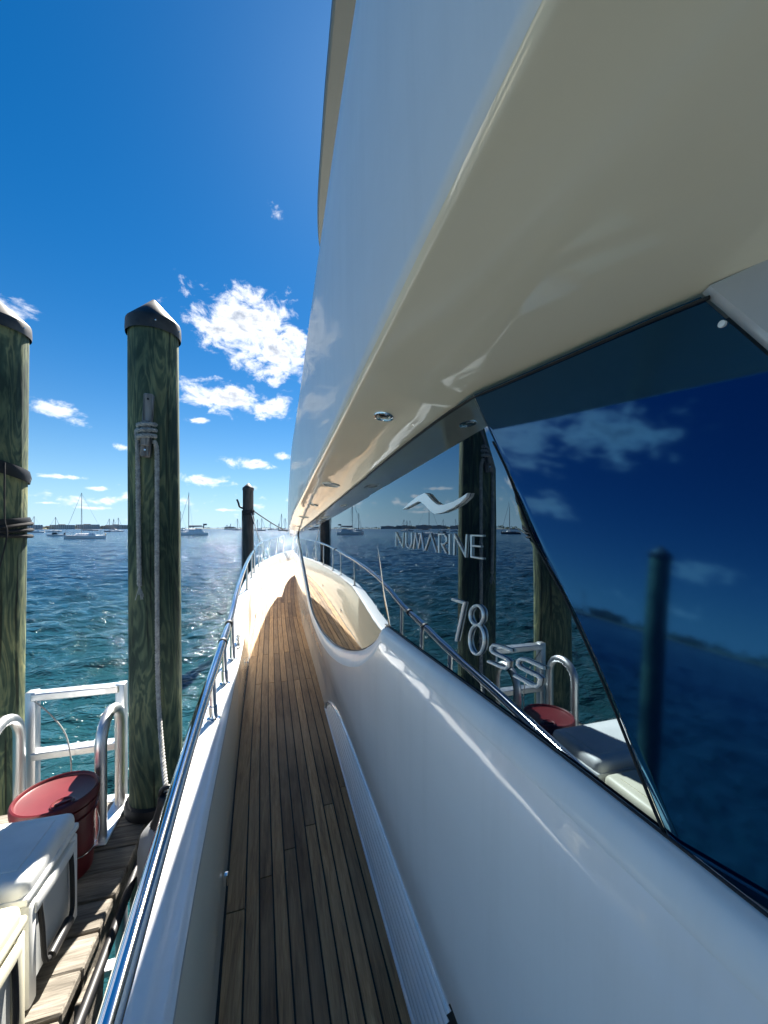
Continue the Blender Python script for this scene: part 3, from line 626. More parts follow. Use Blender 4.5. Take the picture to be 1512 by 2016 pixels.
# ------------------------------------------------------------------ dock
DZ = ZC - 1.54; DX0, DX1 = -1.62, -.645
dock = thing('finger_dock', 'weathered grey plank finger dock between two tall pilings', 'dock', (-1.13, 0, 0))
mb = MB(); mb.rbox((DX0, -.066, -.04), (DX1, .066, 0), .006, 1); pm_ = mb.mesh('dock_plank', 'dock_wood', 30)
y = 2.49
while y > -7:
    o = bpy.data.objects.new('plank', pm_); C.objects.link(o); o.parent = dock; o.matrix_parent_inverse = Matrix.Translation((-1.13, 0, 0)).inverted()
    o.location = (random.uniform(-.004, .004), y, DZ + random.uniform(-.004, .004)); o.rotation_euler = (0, 0, random.uniform(-.006, .006)); y -= .1395
for x in (DX0 + .05, DX1 - .07):
    mb = MB(); mb.rbox((x, -7, DZ - .25), (x + .045, 2.5, DZ - .045), .006, 1); mb.build('stringer', 'dock_wood', dock)
mb = MB(); mb.tube(smooth_path([(DX1 + .028 + .012 * math.sin(i * 1.3), y, DZ - .035 - .02 * math.sin(i * .9)) for i, y in enumerate(frange(2.1, -7, 16))], 5), .017, 10); mb.build('rub_rail', 'rubber', dock)
mb = MB(); mb.rbox((DX1 - .02, -.02, -1.6), (DX1 + .02, .12, -.06), .005, 1, 0, Matrix.Translation((.02, 1.55, DZ)) @ Matrix.Rotation(R(-9), 4, 'X')); mb.build('brace', 'dock_wood', dock)
mb = MB(); mb.rbox((DX0, .9, DZ - .75), (DX1 + .12, 1.05, DZ - .6), .006, 1); mb.build('cross_beam', 'dock_wood', dock)
for x in (DX0 + .1, DX1 - .1):
    for y in (-5.5, -1.0):
        mb = MB(); mb.lathe([(.11, -1.2), (.11, DZ - .05)], 14, Matrix.Translation((x, y, 0))); mb.build('support_post', 'piling_wood', dock)

def piling(x, y, r, top, label, m='piling_wood', lean=(0, 0)):
    t = thing('dock_piling', label, 'piling', (x, y, 0), 'tall dock pilings'); mb = MB(); rnd = random.Random(int(x * 100) + int(y * 10))
    ph = [rnd.random() * 6.28 for _ in range(6)]; rows = []; NSEG = 150
    cracks = [(rnd.random() * 6.283, rnd.uniform(.2, top), rnd.uniform(.25, 1.1), rnd.uniform(.012, .03), rnd.uniform(.010, .022), rnd.uniform(-.05, .05)) for _ in range(26)]
    knots = [(rnd.random() * 6.283, rnd.uniform(.3, top - .3), rnd.uniform(.05, .10)) for _ in range(7)]
    for z in frange(-1.5, top - .03, 120):
        rr = r * (1.05 - .06 * (z / top)); ox, oy = lean[0] * (z - DZ), lean[1] * (z - DZ); row = []
        for a in frange(0, 2 * math.pi, NSEG + 1)[:-1]:
            q = 1 + .014 * math.sin(3 * a + ph[0] + z) + .012 * math.sin(2 * a + ph[1] - .8 * z) + .006 * math.sin(7 * a + ph[2] + 2.1 * z) + .004 * math.sin(13 * a + ph[3])
            for (a0, z0, hl, wd, dp, dr) in cracks:
                u = abs(z - z0) / hl
                if u < 1:
                    da = (a - a0 - dr * math.sin(z * 3) + math.pi) % (2 * math.pi) - math.pi
                    if abs(da) < 3 * wd: q -= dp * 1.6 * (1 - u * u) * math.exp(-(da / wd) ** 2)
            for (a0, z0, sz) in knots:
                da = ((a - a0 + math.pi) % (2 * math.pi) - math.pi) * r; e = (da * da + (z - z0) ** 2 * .5) / (sz * sz * .3)
                if e < 6: q += .030 * math.exp(-e)
            row.append(Vector((x + ox + math.cos(a) * rr * q, y + oy + math.sin(a) * rr * q, z)))
        rows.append(row)
    mb.grid(rows, closeu=True); mb.f.append(tuple(len(mb.v) - NSEG + k for k in range(NSEG))); mb.build('post', m, t, 60)
    mb = MB(); cr = r * 1.085; ox, oy = lean[0] * (top - DZ), lean[1] * (top - DZ)
    mb.lathe([(cr, top - .07), (cr * 1.012, top - .045), (cr, top - .002), (cr * .98, top + .006), (cr * .5, top + .074), (.008, top + .138), (0.0005, top + .139)], 40, Matrix.Translation((x + ox, y + oy, 0)), cap=False); cp = mb.build('cap', 'cap_plastic', t, 40)
    for a in (-1.25, -.2, 1.3, 2.8): 
        mb = MB(); mb.lathe([(.005, 0), (.004, .003), (0.0005, .004)], 8, Matrix.Translation((x + ox + math.cos(a) * cr, y + oy + math.sin(a) * cr, top - .03)) @ Matrix.Rotation(a, 4, 'Z') @ Matrix.Rotation(R(90), 4, 'Y')); mb.build('nail', 'steel', cp)
    return t
PX, PY, PR = -.63, 2.41, .124
p2 = piling(PX, PY, PR, ZC + 1.13, 'green-brown piling at dock edge with wooden cleat and hanging white rope', lean=(-.006, 0))
p1 = piling(-1.645, 2.86, .150, ZC + 1.24, 'dark piling beside the ladder, wrapped with black straps', lean=(.012, 0))
p3 = piling(-.71, 11.44, .142, ZC + 1.13, 'blackened far piling beside the bow rail holding mooring lines', 'piling_dark')
piling(-5.6, 2.3, .14, ZC + 1.13, 'lone piling in open water across from the two coolers')
mb = MB(); mb.lathe([(PR * 1.02, DZ + .0), (PR * 1.22, DZ + .005), (PR * 1.26, DZ + .03), (PR * 1.2, DZ + .06), (PR * 1.03, DZ + .066)], 30, Matrix.Translation((PX, PY, 0)), cap=False); mb.build('collar', 'rubber', p2)
# wooden cleat strip on the piling's face towards the yacht's stern
fa = math.atan2(0 - PY, 0 - PX) - .22                     # outward angle of the face seen here
def pf(h, ang=0, out=0., r=PR): 
    a = fa + ang; zz_ = h; rr = r * (1.05 - .06 * (zz_ / (ZC + 1.13))); return Vector((PX - .006 * (zz_ - DZ) + math.cos(a) * (rr + out), PY + math.sin(a) * (rr + out), zz_))
k0 = ZC + .355
M = Matrix.Translation(pf(k0 + .18, .0, .022)) @ Matrix.Rotation(fa + math.pi / 2, 4, 'Z') @ Matrix.Rotation(R(3), 4, 'Y')
cl = thing('wooden_cleat', 'narrow weathered wooden cleat nailed to the green-brown piling', 'cleat', pf(k0, 0, 0))
mb = MB(); mb.rbox((-.023, -.016, -.165), (.023, .016, .165), .006, 1, 0, M); mb.build('bar', 'old_wood', cl)
mb = MB(); mb.rbox((-.02, -.03, -.11), (.02, .0, .02), .004, 1, 0, M @ Matrix.Translation((0, .03, 0)) if False else M); mb.build('block', 'old_wood', cl)
for dz in (.135, -.07, -.13):
    mb = MB(); mb.lathe([(.006, 0), (.005, .003), (.0005, .004)], 8, M @ Matrix.Translation((.0, -.016, dz)) @ Matrix.Rotation(R(90), 4, 'X')); mb.build('nail', 'steel' if dz < 0 else 'rubber', cl)
# rope: wraps round the cleat, one tail hangs short, the long part runs down to the fender
mb = MB(); wr = []
for i in range(3 * 14 + 1):
    a = i / 14 * 2 * math.pi; c = M @ Vector((.040 * math.cos(a) , -.004 - .030 * math.sin(a), -.012 - .030 * i / 14 + .02)); wr.append(c)
tail = [wr[0], pf(k0 + .16, -.36, .012), pf(k0 + .05, -.37, .012), pf(ZC - .2, -.34, .012), pf(ZC - .30, -.33, .012)]
twist(mb, smooth_path(tail, 6), .0115, .046); twist(mb, wr, .0115, .046)
FX, FY = -.475, 1.98
long_ = [wr[-1], pf(k0 + .02, .30, .012), pf(ZC, .28, .012), pf(ZC - .5, .27, .012), pf(ZC - .85, .28, .014), Vector((-.545, 2.16, ZC - 1.08)), Vector((FX - .006, FY + .005, ZC - 1.215))]
twist(mb, smooth_path(long_, 8), .0115, .046)
for i in range(9):                                          # frayed end
    b = pf(ZC - .30, -.33, .012); mb.tube([b, b + Vector((random.uniform(-.02, .02), random.uniform(-.02, .01), -.045 - .03 * random.random()))], .0025, 4)
o = mb.build('rope', 'rope'); tag(o, 'white twisted rope wound round a wooden cleat, hanging down the piling', 'rope')
# fender
fe = thing('boat_fender', 'grey tube fender with black end hanging between dock and hull', 'fender', (FX, FY, ZC - 1.9))
mb = MB(); mb.lathe([(.03, -2.02), (.08, -2.0), (.112, -1.93), (.118, -1.85), (.118, -1.45), (.108, -1.39), (.07, -1.345), (.05, -1.33)], 28, Matrix.Translation((FX, FY, ZC))); mb.build('body', 'fender_grey', fe)
mb = MB(); mb.lathe([(.075, -1.352), (.06, -1.33), (.045, -1.28), (.04, -1.24), (.03, -1.225), (.0005, -1.22)], 20, Matrix.Translation((FX, FY, ZC)), cap=False); mb.tube([Vector((FX + .028 * math.cos(a), FY, ZC - 1.22 + .028 * math.sin(a))) for a in frange(0, 6.28, 17)[:-1]], .011, 8, closed=True); mb.build('end_cap', 'rubber', fe)
mb = MB(); mb.lathe([(.012, -.004), (.012, .003), (.006, .002), (.006, -.004)], 16, Matrix.Translation((FX + math.cos(-1.9) * .118, FY + math.sin(-1.9) * .118, ZC - 1.47)) @ Matrix.Rotation(-1.9, 4, 'Z') @ Matrix.Rotation(R(90), 4, 'Y'), cap=False); mb.build('valve', 'cooler_recess', fe)
# straps and loose line on the dark piling
st = thing('black_strap', 'black rubber straps and cord wrapped round the dark piling', 'strap', (-1.6, 2.86, ZC))
def ring(cx, cy, r, z, tilt, th, n=36): return [Vector((cx + r * math.cos(a), cy + r * math.sin(a), z + tilt * math.cos(a - .6))) for a in frange(0, 2 * math.pi, n + 1)[:-1]]
mb = MB()
for (z, tl, h) in ((ZC + .40, -.05, .075), (ZC + .05, .02, .05)):
    a_ = ring(-1.625, 2.86, .166, z, tl, 0); mb.grid([[p + Vector((0, 0, -h)) for p in a_], [Vector((p.x, p.y, p.z - h * .5)) + (Vector((p.x + 1.625, p.y - 2.86, 0)) * .05) for p in a_], [p for p in a_]], closeu=True); mb.build('band', 'rubber', st); mb = MB()
mb = MB()
for ph in range(3): mb.tube(ring(-1.625, 2.86, .172, ZC - .0 - .02 * ph, .03 - .02 * ph, 0), .012, 7, closed=True)
mb.tube(smooth_path([(-1.50, 2.74, ZC + .38), (-1.48, 2.70, ZC + .25), (-1.49, 2.72, ZC + .05), (-1.48, 2.72, ZC - .05), (-1.52, 2.70, ZC - .3)], 6), .004, 6); mb.build('cord', 'rope_dark', st)
# ladder at the dock end
LY = 2.53; la = thing('dock_ladder', 'aluminium dock ladder with flat rungs and tall arched handles', 'ladder', (-1.05, LY, DZ))
def post(x, y0, y1, z0, z1, wx=.03, wy=.026): 
    mb = MB(); mb.rbox((x - wx, y0, z0), (x + wx, y1, z1), .006, 2); return mb
for x in (-1.265, -.845): post(x, LY - .02, LY + .035, .1, ZC - .885, .024).build('rail', 'aluminium', la)
for z in (-.905, -1.225, -1.55, -1.87, -2.2, -2.5):
    mb = MB(); mb.rbox((-1.262, LY - .028, ZC + z - .028), (-.848, LY + .043, ZC + z + .012), .005, 1); mb.build('rung', 'aluminium', la)
for x in (-1.285, -.825):
    pts = [Vector((x, LY - .07, DZ))] + [Vector((x, LY - .07, z)) for z in frange(DZ + .1, DZ + .44, 5)] + [Vector((x, LY - .07 - .125 + .125 * math.cos(a), DZ + .46 + .125 * math.sin(a))) for a in frange(.1, math.pi - .1, 12)] + [Vector((x, LY - .32, z)) for z in frange(DZ + .44, DZ, 6)]
    mb = MB(); mb.tube(pts, .026, 14); mb.build('handle', 'aluminium', la)
    mb = MB(); mb.rbox((x - .04, LY - .37, DZ + .003), (x + .04, LY - .0, DZ + .012), .003, 1); mb.build('base_plate', 'aluminium', la)
mb = MB(); mb.tube(smooth_path([(-1.24, LY - .03, ZC - .93), (-1.16, LY - .05, ZC - 1.0), (-1.09, LY - .05, ZC - 1.12), (-1.06, LY - .06, ZC - 1.28), (-1.07, LY - .06, ZC - 1.42)], 6), .0035, 6); o = mb.build('cord', 'rope'); tag(o, 'thin white cord dangling from the top rung of the dock ladder', 'cord')
# bucket
BX, BY, BZ = -.932, 2.045, DZ + .004
bu = thing('bucket', 'dark red plastic bucket with lid standing beside the ladder', 'bucket', (BX, BY, BZ)); T = Matrix.Translation((BX, BY, BZ))
mb = MB(); mb.lathe([(.125, 0), (.131, .006), (.139, .2), (.1415, .262), (.151, .265), (.151, .272), (.142, .275), (.143, .305), (.152, .308), (.152, .315), (.143, .318), (.145, .345)], 48, T); mb.build('body', 'red_plastic', bu)
mb = MB(); mb.lathe([(.150, .322), (.156, .326), (.157, .352), (.153, .362), (.147, .365), (.142, .361), (.139, .352), (.130, .349), (.0005, .349)], 56, T, cap=False); lid = mb.build('lid', 'red_plastic', bu)
mb = MB(); S = T @ Matrix.Translation((.055, -.075, .349)); mb.lathe([(.043, -.001), (.043, .006), (.036, .009), (.033, .006), (.030, .003), (.0005, .003)], 28, S, cap=False); mb.rbox((-.028, -.007, .002), (.028, .007, .010), .003, 1, 0, S @ Matrix.Rotation(.5, 4, 'Z')); mb.build('spout_cap', 'red_plastic', lid)
mb = MB(); mb.tube([T @ Vector((.152 * math.cos(a), .152 * math.sin(a) * 1.02, .268 - .16 * math.sin((a + 1.9) / 3.14 * math.pi))) for a in frange(-1.9, 1.24, 24)], .0022, 6); mb.build('bail_handle', 'steel', bu)
# coolers
def cooler(name, x1, y0, y1, L, H, m, label):
    c = thing(name, label, 'cooler', (x1 - L / 2, (y0 + y1) / 2, DZ + .004)); x0 = x1 - L; z0 = DZ + .004; zl = z0 + H * .80
    mb = MB(); mb.rbox((x0 + .012, y0 + .012, z0), (x1 - .012, y1 - .012, zl), .022, 3, .06); body = mb.build('body', m, c)
    mb = MB(); mb.rbox((x0, y0, zl + .004), (x1, y1, z0 + H), .028, 4); mb.rbox((x0 - .006, y0 - .006, zl + .004), (x1 + .006, y1 + .006, zl + .030), .008, 2); lid = mb.build('lid', m, c)
    mb = MB(); mb.rbox((x0 + .05, y0 + .05, z0 + H - .003), (x1 - .05, y1 - .05, z0 + H + .004), .003, 2); mb.build('lid_panel', m, lid)
    for yy in (y0 + .004, y1 - .049):                       # corner buttresses on the visible end
        mb = MB(); mb.rbox((x1 - .03, yy, z0 + .004), (x1 + .006, yy + .045, zl - .002), .012, 2, .0); mb.build('corner_rib', m, body)
    mb = MB(); mb.rbox((x1 - .03, y0 + .03, zl - .055), (x1 + .012, y1 - .03, zl - .012), .008, 2); mb.build('handle_block', m, body)
    mb = MB(); mb.rbox((x1 - .02, y0 + .055, z0 + .05), (x1 - .006, y1 - .055, zl - .06), .004, 1); mb.build('recess_shade', 'cooler_recess', body)  # darker grey plate: shade of the moulded recess put into the colour
    mb = MB(); a_, b_ = y0 + .06, y1 - .06
    mb.tube(smooth_path([(x1 + .004, b_, zl - .04), (x1 + .010, b_ - .004, zl - .12), (x1 + .014, b_ - .012, z0 + .10), (x1 + .016, b_ - .04, z0 + .075)], 6), .008, 8)
    mb.build('rope_handle', 'rope_dark', body); mb = MB()
    mb.tube(smooth_path([(x1 + .004, a_, zl - .04), (x1 + .010, a_ + .004, zl - .12), (x1 + .014, a_ + .012, z0 + .10), (x1 + .016, a_ + .04, z0 + .075)], 6), .008, 8); mb.build('rope_handle', 'rope_dark', body)
    mb = MB(); mb.tube([(x1 + .016, a_ + .04, z0 + .075), (x1 + .016, b_ - .04, z0 + .075)], .017, 12); mb.build('grip', 'black_plastic', body)
    return c
cooler('cooler', -.752, 1.475, 1.80, .70, .425, 'cooler_white', 'white hard cooler with black rope handle in front of the red bucket')
cooler('cooler', -.735, 1.06, 1.435, .62, .40, 'cooler_cream', 'cream coloured hard cooler next to the white one')
# lines at the far piling
def line_obj(name, pts, r, m, label, tw=False):
    mb = MB()
    (twist(mb, pts, r, r * 2.8) if tw else mb.tube(pts, r, 8)); o = mb.build(name, m); tag(o, label, 'rope'); return o
def sag(a, b, s, n=14): return [Vector(a).lerp(Vector(b), t) + Vector((0, 0, -s * 4 * t * (1 - t))) for t in frange(0, 1, n)]
line_obj('mooring_line', sag((-.58, 11.40, ZC + .50), (.42, 13.75, ZC - .12), .03), .016, 'rope_dark', 'dark mooring line running from the blackened piling to the bow')
line_obj('mooring_line', sag((-.62, 11.30, ZC + .42), (-.24, 10.3, ZC - .72), .02), .012, 'rope', 'pale mooring line dropping from the blackened piling to the deck cleat')
mb = MB()
for i in range(5): mb.tube(ring(-.71, 11.44, .155, ZC + .50 - .028 * i, .012 * (-1) ** i, 0), .018, 7, closed=True)
mb.tube(smooth_path([(-.60, 11.3, ZC + .45), (-.55, 11.26, ZC + .25), (-.56, 11.27, ZC + .12), (-.6, 11.28, ZC + .28), (-.62, 11.3, ZC + .44)], 6), .014, 7)
o = mb.build('rope', 'rope_dark'); tag(o, 'dark rope wound in turns round the blackened far piling', 'rope')
hk = MB(); hk.tube(smooth_path([(-.83, 11.38, ZC + .55), (-.93, 11.36, ZC + .60), (-.96, 11.36, ZC + .70), (-1.0, 11.36, ZC + .80)], 5), .026, 8); hk.build('hook', 'rubber', p3)
hk = MB(); hk.tube([(-.86, 11.32, ZC + .5), (-.86, 11.3, .3)], .012, 8); hk.build('hanging_line', 'rope_dark', p3)

# ------------------------------------------------------------------ boats at anchor
def place(px, wl):
    d = ray(px, wl); t = ZC / -d.z; return Vector((d.x * t, d.y * t, 0)), t
def hull_mesh(L, B, H, off_=0., bow=1.):
    mb = MB(); rows = []
    for s in frange(0, 1, 13):
        w = B / 2 * (math.sin(min(1, (1 - s) * 1.35 + .0) * math.pi / 2) ** .8) * (.82 + .18 * min(1, s * 4)); w = max(w, .02); x = (s - .5) * L; h = H * (.88 + .25 * s * s)
        rows.append([Vector((x + .06 * L * s * 0, off_ - w * k, z)) for k, z in ((.55, -.3), (.92, .05), (1, h * .6), (1.0, h))] + [Vector((x, off_ + w * k, z)) for k, z in ((1.0, h), (1, h * .6), (.92, .05), (.55, -.3))])
    mb.grid(rows); mb.f.append(tuple(range(8))); return mb
def loc_build(mb, name, m, t, sm=40):
    o = bpy.data.objects.new(name, mb.mesh(name, m, sm)); C.objects.link(o); o.parent = t; return o
GRP = 'sailboats anchored in the bay'
def sailboat(px, wl, mast_px, L, head, label, hullc='boat_white', dist=None, detail=True, cover='canvas', group=GRP):
    p, t = place(px, wl)
    if dist: p = p * (dist / t); t = dist
    mh = mast_px / FPX * t; b = thing('sailboat', label, 'sailboat', p, group, head); B = L * .3; H = L * .105
    hm = hull_mesh(L, B, H); loc_build(hm, 'hull', hullc, b)
    mb = MB(); mb.rbox((-.46 * L, -B * .42, H * .8), (.46 * L, B * .42, H * .98), .03, 1); loc_build(mb, 'deck', 'boat_white', b)
    mb = MB(); mb.rbox((-.22 * L, -B * .28, H * .9), (.2 * L, B * .28, H * 1.5), .12, 2, -.2); cb = loc_build(mb, 'cabin', 'boat_white', b)
    mw = max(.07, t / FPX * .55)
    mb = MB(); mb.tube([(.08 * L, 0, H), (.08 * L - .004 * mh, 0, mh * .99)], [mw, mw * .8], 8); mast = loc_build(mb, 'mast', 'mast_grey', b)
    mb = MB(); mb.tube([(.06 * L, 0, H * 1.5 + .9), (-.36 * L, 0, H * 1.5 + .8)], mw * .9, 6); mb.tube([(.05 * L, 0, H * 1.5 + 1.05), (-.34 * L, 0, H * 1.5 + .95)], [.16, .10], 8); loc_build(mb, 'boom', cover, b)
    sw = max(.015, t / FPX * .16)
    for nm, a, c in (('forestay', (.49 * L, 0, H * 1.1), (.08 * L, 0, mh * .98)), ('backstay', (-.49 * L, 0, H), (.08 * L, 0, mh * .98))):
        mb = MB(); mb.tube([a, c], sw * (1.6 if nm == 'forestay' else .8), 5); loc_build(mb, nm, 'mast_grey', b)
    if detail:
        for s_ in (-1, 1):
            mb = MB(); mb.box((-.16 * L, s_ * B * .281 - .01, H * 1.12), (.14 * L, s_ * B * .281 + .01, H * 1.32)); loc_build(mb, 'cabin_window', 'boat_glass', cb)
            mb = MB(); mb.tube([(.07 * L, s_ * B * .46, H), (.08 * L, s_ * .5, mh * .55), (.08 * L, 0, mh * .9)], sw * .7, 5); loc_build(mb, 'shroud', 'mast_grey', b)
        mb = MB(); mb.grid([[Vector((-.36 * L + .2 * L * u, (v - .5) * B * .8, H * 2.5 + .12 * math.sin(v * math.pi))) for v in frange(0, 1, 7)] for u in (0, .5, 1)])
        for u in (-.36, -.16):
            for v in (-.4, .4): mb.tube([(u * L, v * B, H), (u * L, v * B, H * 2.5)], .025, 6)
        loc_build(mb, 'bimini', cover, b)
        mb = MB(); mb.tube(smooth_path([(-.49 * L, -B * .3, H), (-.49 * L, -B * .3, H * 1.6), (-.49 * L, B * .3, H * 1.6), (-.49 * L, B * .3, H)], 3), .025, 6); mb.tube([(.3 * L, -B * .3, H), (.3 * L, -B * .3, H * 1.7), (.48 * L, 0, H * 1.8), (.3 * L, B * .3, H * 1.7), (.3 * L, B * .3, H)], .025, 6); loc_build(mb, 'guard_rail', 'mast_grey', b)
        mb = MB(); mb.tube([Vector((-.50 * L - .12, .45 + .33 * math.cos(a), H * .9 + .33 * math.sin(a) + .3)) for a in frange(0, 6.28, 15)[:-1]], .09, 8, closed=True); loc_build(mb, 'lifebuoy', 'canvas_tan', b)
    return b
sailboat(167, 1060.5, 91, 9.6, R(218), 'white sloop with cabin and bimini at anchor, seen between the two dock pilings')
sailboat(70, 1049, 33, 9.0, R(200), 'small dark-topped sailboat far beyond the dark piling', 'boat_white', cover='canvas')
sailboat(107, 1047.5, 30, 9.5, R(40), 'pale sailboat anchored just behind the little motorboat', group=GRP, detail=False)
sailboat(217, 1047, 26, 8.5, R(190), 'navy hulled sailboat in a far cluster of three beside the rope piling', 'boat_navy', detail=False)
sailboat(225, 1045, 24, 10, R(150), 'tan covered sailboat in the middle of the far cluster of three', detail=False, cover='canvas_tan')
sailboat(231, 1047, 28, 9, R(30), 'white sailboat at the end of the far cluster of three', detail=False)
sailboat(357, 1046, 40, 11, R(160), 'sailboat half hidden behind the rope piling near the catamaran', detail=False)
far = [(446, 1043, 10, 'distant sailboat with a very short mast beyond the bow'), (455, 1043.5, 12, 'distant low sailboat near the far piling'), (466, 1044, 23, 'distant dark sailboat between the pilings off the bow'), (508, 1044.5, 22, 'distant ketch near the mooring line'), (514, 1045, 25, 'distant black hulled sloop under the mooring line'), (534, 1043.5, 15, 'lone distant sailboat near the bow rail'), (548, 1043.5, 13, 'distant pale sailboat right of the mooring line end'), (555.5, 1045, 34, 'tall masted sailboat at the end of the mooring line'), (560, 1045, 25, 'sailboat moored close beside the tall masted one')]
for i, (a, b, c, l) in enumerate(far): sailboat(a, b, c, 10 + i % 3, R((37 * i * 5) % 360), l, 'boat_navy' if i in (2, 3, 4, 7, 8) else 'boat_white', detail=False)
for i, (azd, dist, mpx) in enumerate([(-34, 210, 62), (-40, 260, 48), (-52, 180, 60), (-63, 240, 50)]):   # to the yacht's port side, mirrored in the dark glass
    b = sailboat(300, 1050, mpx, 10.5, R(70 * i + 20), ['sloop with navy hull lying off the port side', 'white cruising sloop off the port side', 'tall sloop with tan sail cover off the port beam', 'navy yawl near the wooded shore'][i], ['boat_navy', 'boat_white', 'boat_white', 'boat_navy'][i], dist=dist, cover=['canvas', 'canvas', 'canvas_tan', 'canvas'][i])
    b.location = (math.sin(R(azd)) * dist, math.cos(R(azd)) * dist, 0)
def catamaran(px, wl, mast_px, L, head, label):
    p, t = place(px, wl); mh = mast_px / FPX * t; b = thing('catamaran', label, 'catamaran', p, None, head); B = L * .52; H = L * .12
    for s_ in (-1, 1): loc_build(hull_mesh(L, L * .16, H, s_ * B * .38), 'hull', 'boat_white', b)
    mb = MB(); mb.rbox((-.4 * L, -B * .42, H * .55), (.28 * L, B * .42, H * 1.05), .08, 2); loc_build(mb, 'bridge_deck', 'boat_white', b)
    mb = MB(); mb.rbox((-.3 * L, -B * .36, H), (.12 * L, B * .36, H * 2.0), .25, 3, -.25); cb = loc_build(mb, 'cabin', 'boat_white', b)
    mb = MB(); mb.rbox((-.26 * L, -B * .375, H * 1.4), (.13 * L, B * .375, H * 1.8), .05, 1, -.05); loc_build(mb, 'cabin_window', 'boat_glass', cb)
    mb = MB(); mb.rbox((-.46 * L, -B * .36, H * 2.2), (-.1 * L, B * .36, H * 2.3), .03, 1)
    for u in (-.45, -.12):
        for v in (-.34, .34): mb.tube([(u * L, v * B, H), (u * L, v * B, H * 2.22)], .04, 6)
    loc_build(mb, 'bimini', 'canvas', b)
    mb = MB(); mb.tube([(.1 * L, 0, H), (.09 * L, 0, mh)], [.14, .11], 8); loc_build(mb, 'mast', 'mast_grey', b)
    mb = MB(); mb.tube([(.08 * L, 0, H * 2.6), (-.4 * L, 0, H * 2.75)], .12, 8); mb.tube([(.08 * L, 0, H * 2.85), (-.36 * L, 0, H * 2.95)], [.3, .18], 8); loc_build(mb, 'boom', 'canvas', b)
    mb = MB(); mb.tube([(.46 * L, 0, H), (.09 * L, 0, mh * .95)], .06, 6); loc_build(mb, 'forestay', 'mast_grey', b)
    for s_ in (-1, 1):
        mb = MB(); mb.tube([(0, s_ * B * .45, H), (.09 * L, 0, mh * .9)], .03, 5); loc_build(mb, 'shroud', 'mast_grey', b)
        mb = MB(); mb.tube([(-.48 * L, s_ * B * .4, H), (-.48 * L, s_ * B * .4, H * 1.6), (.45 * L, s_ * B * .4, H * 1.7), (.47 * L, s_ * B * .38, H)], .03, 5); loc_build(mb, 'guard_rail', 'mast_grey', b)
    mb = MB(); mb.box((-.44 * L, -.02, H * 2.3), (-.40 * L, .02, H * 3.6)); mb.grid([[Vector((-.44 * L - u, .08 * math.sin(u * 5), z)) for u in frange(0, 1.1, 6)] for z in (H * 3.1, H * 3.6)]); loc_build(mb, 'flag', 'boat_navy', b)
    return b
catamaran(377, 1054, 84, 11.5, R(205), 'white catamaran with tall mast moored right of the rope piling')
def motorboat(px, wl, L, head, label):
    p, t = place(px, wl); b = thing('motorboat', label, 'motorboat', p, None, head); H = L * .14
    loc_build(hull_mesh(L, L * .36, H), 'hull', 'boat_white', b)
    mb = MB(); mb.rbox((-.1 * L, -.12 * L, H * .8), (.15 * L, .12 * L, H * 1.9), .08, 2, -.3); loc_build(mb, 'console', 'boat_glass', b)
    mb = MB(); mb.rbox((-.22 * L, -.15 * L, H * 2.9), (.16 * L, .15 * L, H * 3.05), .03, 1)
    for u in (-.18, .12):
        for v in (-.13, .13): mb.tube([(u * L, v * L, H), (u * L, v * L, H * 2.95)], .035, 6)
    loc_build(mb, 'canopy', 'canvas', b)
    mb = MB(); mb.rbox((-.58 * L, -.06 * L, -.2), (-.48 * L, .06 * L, H * 1.7), .06, 2); loc_build(mb, 'outboard', 'black_plastic', b)
motorboat(109, 1055.5, 5.2, R(195), 'little white motorboat with blue canopy in front of the pale sailboat')
motorboat(196, 1053.5, 4.6, R(120), 'open white motorboat close astern of the white sloop') if False else None

# ------------------------------------------------------------------ far shore
def pol(azd, r, z=0): return Vector((math.sin(R(azd)) * r, math.cos(R(azd)) * r, z))
mb = MB(); rows = []
def shore_r(a): return interp([(-115, 330), (-60, 430), (-42, 620), (-32, 1300), (-20, 1700), (-8, 2600), (20, 3400), (60, 3200)])(a)
for a in frange(-115, 60, 120): rows.append([pol(a, shore_r(a) + d, z) for d, z in ((-12, -.4), (0, .5), (40, 1.4), (400, 2))])
mb.grid(rows); o = mb.build('shore', 'sand', None); tag(o, kind='structure')
rnd = random.Random(5); mb = MB()
for i in range(5200):
    a = rnd.uniform(-114, 58); r = shore_r(a) + rnd.uniform(5, 70); sc = shore_r(a) / 430.
    if a > -31 and rnd.random() < .35: continue
    hgt = (5.5 + 3.0 * math.sin(a * .9) * math.sin(a * 2.3 + 1)) * (1 if a < -35 else 1.2) + rnd.uniform(-2.5, 3.2)
    c = pol(a, r, max(.8, rnd.random() ** .6 * hgt)); s_ = rnd.uniform(.7, 1.9) * min(2.6, max(1, sc ** .7))
    pts = [c + Vector((rnd.uniform(-s_, s_), rnd.uniform(-s_, s_), rnd.uniform(-s_, s_) * .8)) for _ in range(5)]
    mb.add(pts, [(0, 1, 2), (0, 2, 3), (1, 3, 4), (2, 4, 0), (1, 2, 4), (0, 3, 1)])
o = mb.build('shore_trees', 'foliage', None, 0); tag(o, 'low band of green trees along the far shore', 'trees', kind='stuff')
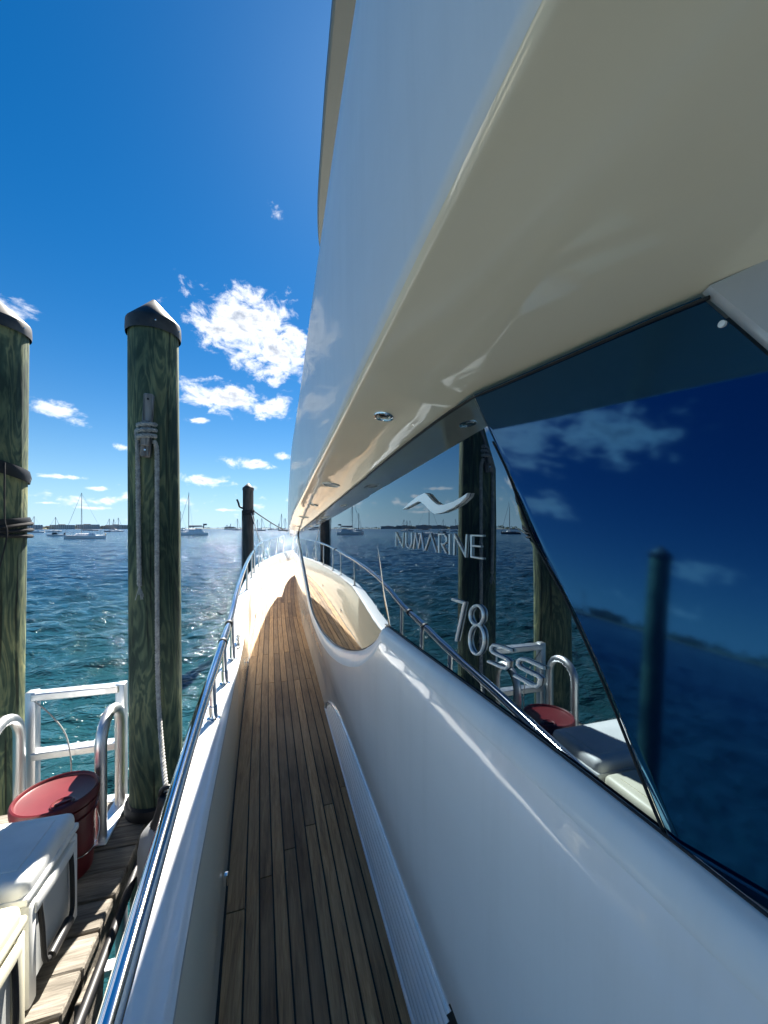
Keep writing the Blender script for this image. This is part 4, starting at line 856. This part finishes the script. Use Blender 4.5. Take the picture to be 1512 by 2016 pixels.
def building(azd, r, w, d, h, mi, label, floors):
    b = thing('building', label, 'building', pol(azd, r, 0), 'low buildings along the far shore', -R(azd))
    mb = MB(); mb.box((-w / 2, -d / 2, 0), (w / 2, d / 2, h)); mb.box((-w / 2 - .4, -d / 2 - .4, h + .003), (w / 2 + .4, d / 2 + .4, h + .5)); loc_build(mb, 'wall', 'plaster%d' % mi, b, 0)
    mb = MB(); mb.box((-w * .18, -d * .2, h + .51), (w * .12, d * .2, h + 2.4)); loc_build(mb, 'roof_box', 'roof_tone', b, 0)
    for f in range(floors):
        z0 = h * (f + .25) / floors; mb = MB(); n = max(3, int(w / 5))
        for k in range(n): x = -w / 2 + w * (k + .5) / n; mb.box((x - w / n * .34, -d / 2 - .05, z0), (x + w / n * .34, -d / 2 + .1, z0 + h / floors * .55))
        loc_build(mb, 'window_row', 'window_dark', b, 0)
bl = [(-28.6, 1450, 46, 9, 3), (-27.6, 1500, 30, 7, 2), (-26.7, 1480, 52, 12, 4), (-25.2, 1600, 40, 8, 2), (-24.0, 1550, 60, 13, 4), (-22.8, 1650, 34, 9, 3), (-21.7, 1620, 64, 15, 5), (-20.2, 1700, 40, 10, 3), (-18.9, 1750, 70, 15, 5), (-17.8, 1750, 36, 10, 3), (-16.4, 1850, 60, 13, 4), (-6, 2700, 60, 12, 4)]
adj = ['long low white', 'small white', 'broad cream', 'grey', 'large four floor', 'pale', 'wide five floor', 'stone coloured', 'tallest pale', 'short grey', 'flat white', 'lone hazy']
for i, (a, r, w, h, f) in enumerate(bl): building(a, r, w, 16, h, i % 4, '%s building on the far shoreline' % adj[i], f)
bl2 = [(-47, 560, 26, 8, 2), (-58, 470, 18, 6, 2), (-66, 450, 30, 9, 3), (-75, 430, 20, 6, 2), (-86, 400, 34, 10, 3), (-97, 390, 22, 7, 2)]
for i, (a, r, w, h, f) in enumerate(bl2): building(a, r, w, 12, h, (i + 1) % 4, ['tan two floor house', 'small cream house', 'white three floor block', 'grey waterside house', 'large pale waterside block', 'brown waterside house'][i] + ' among the trees off the port side', f)
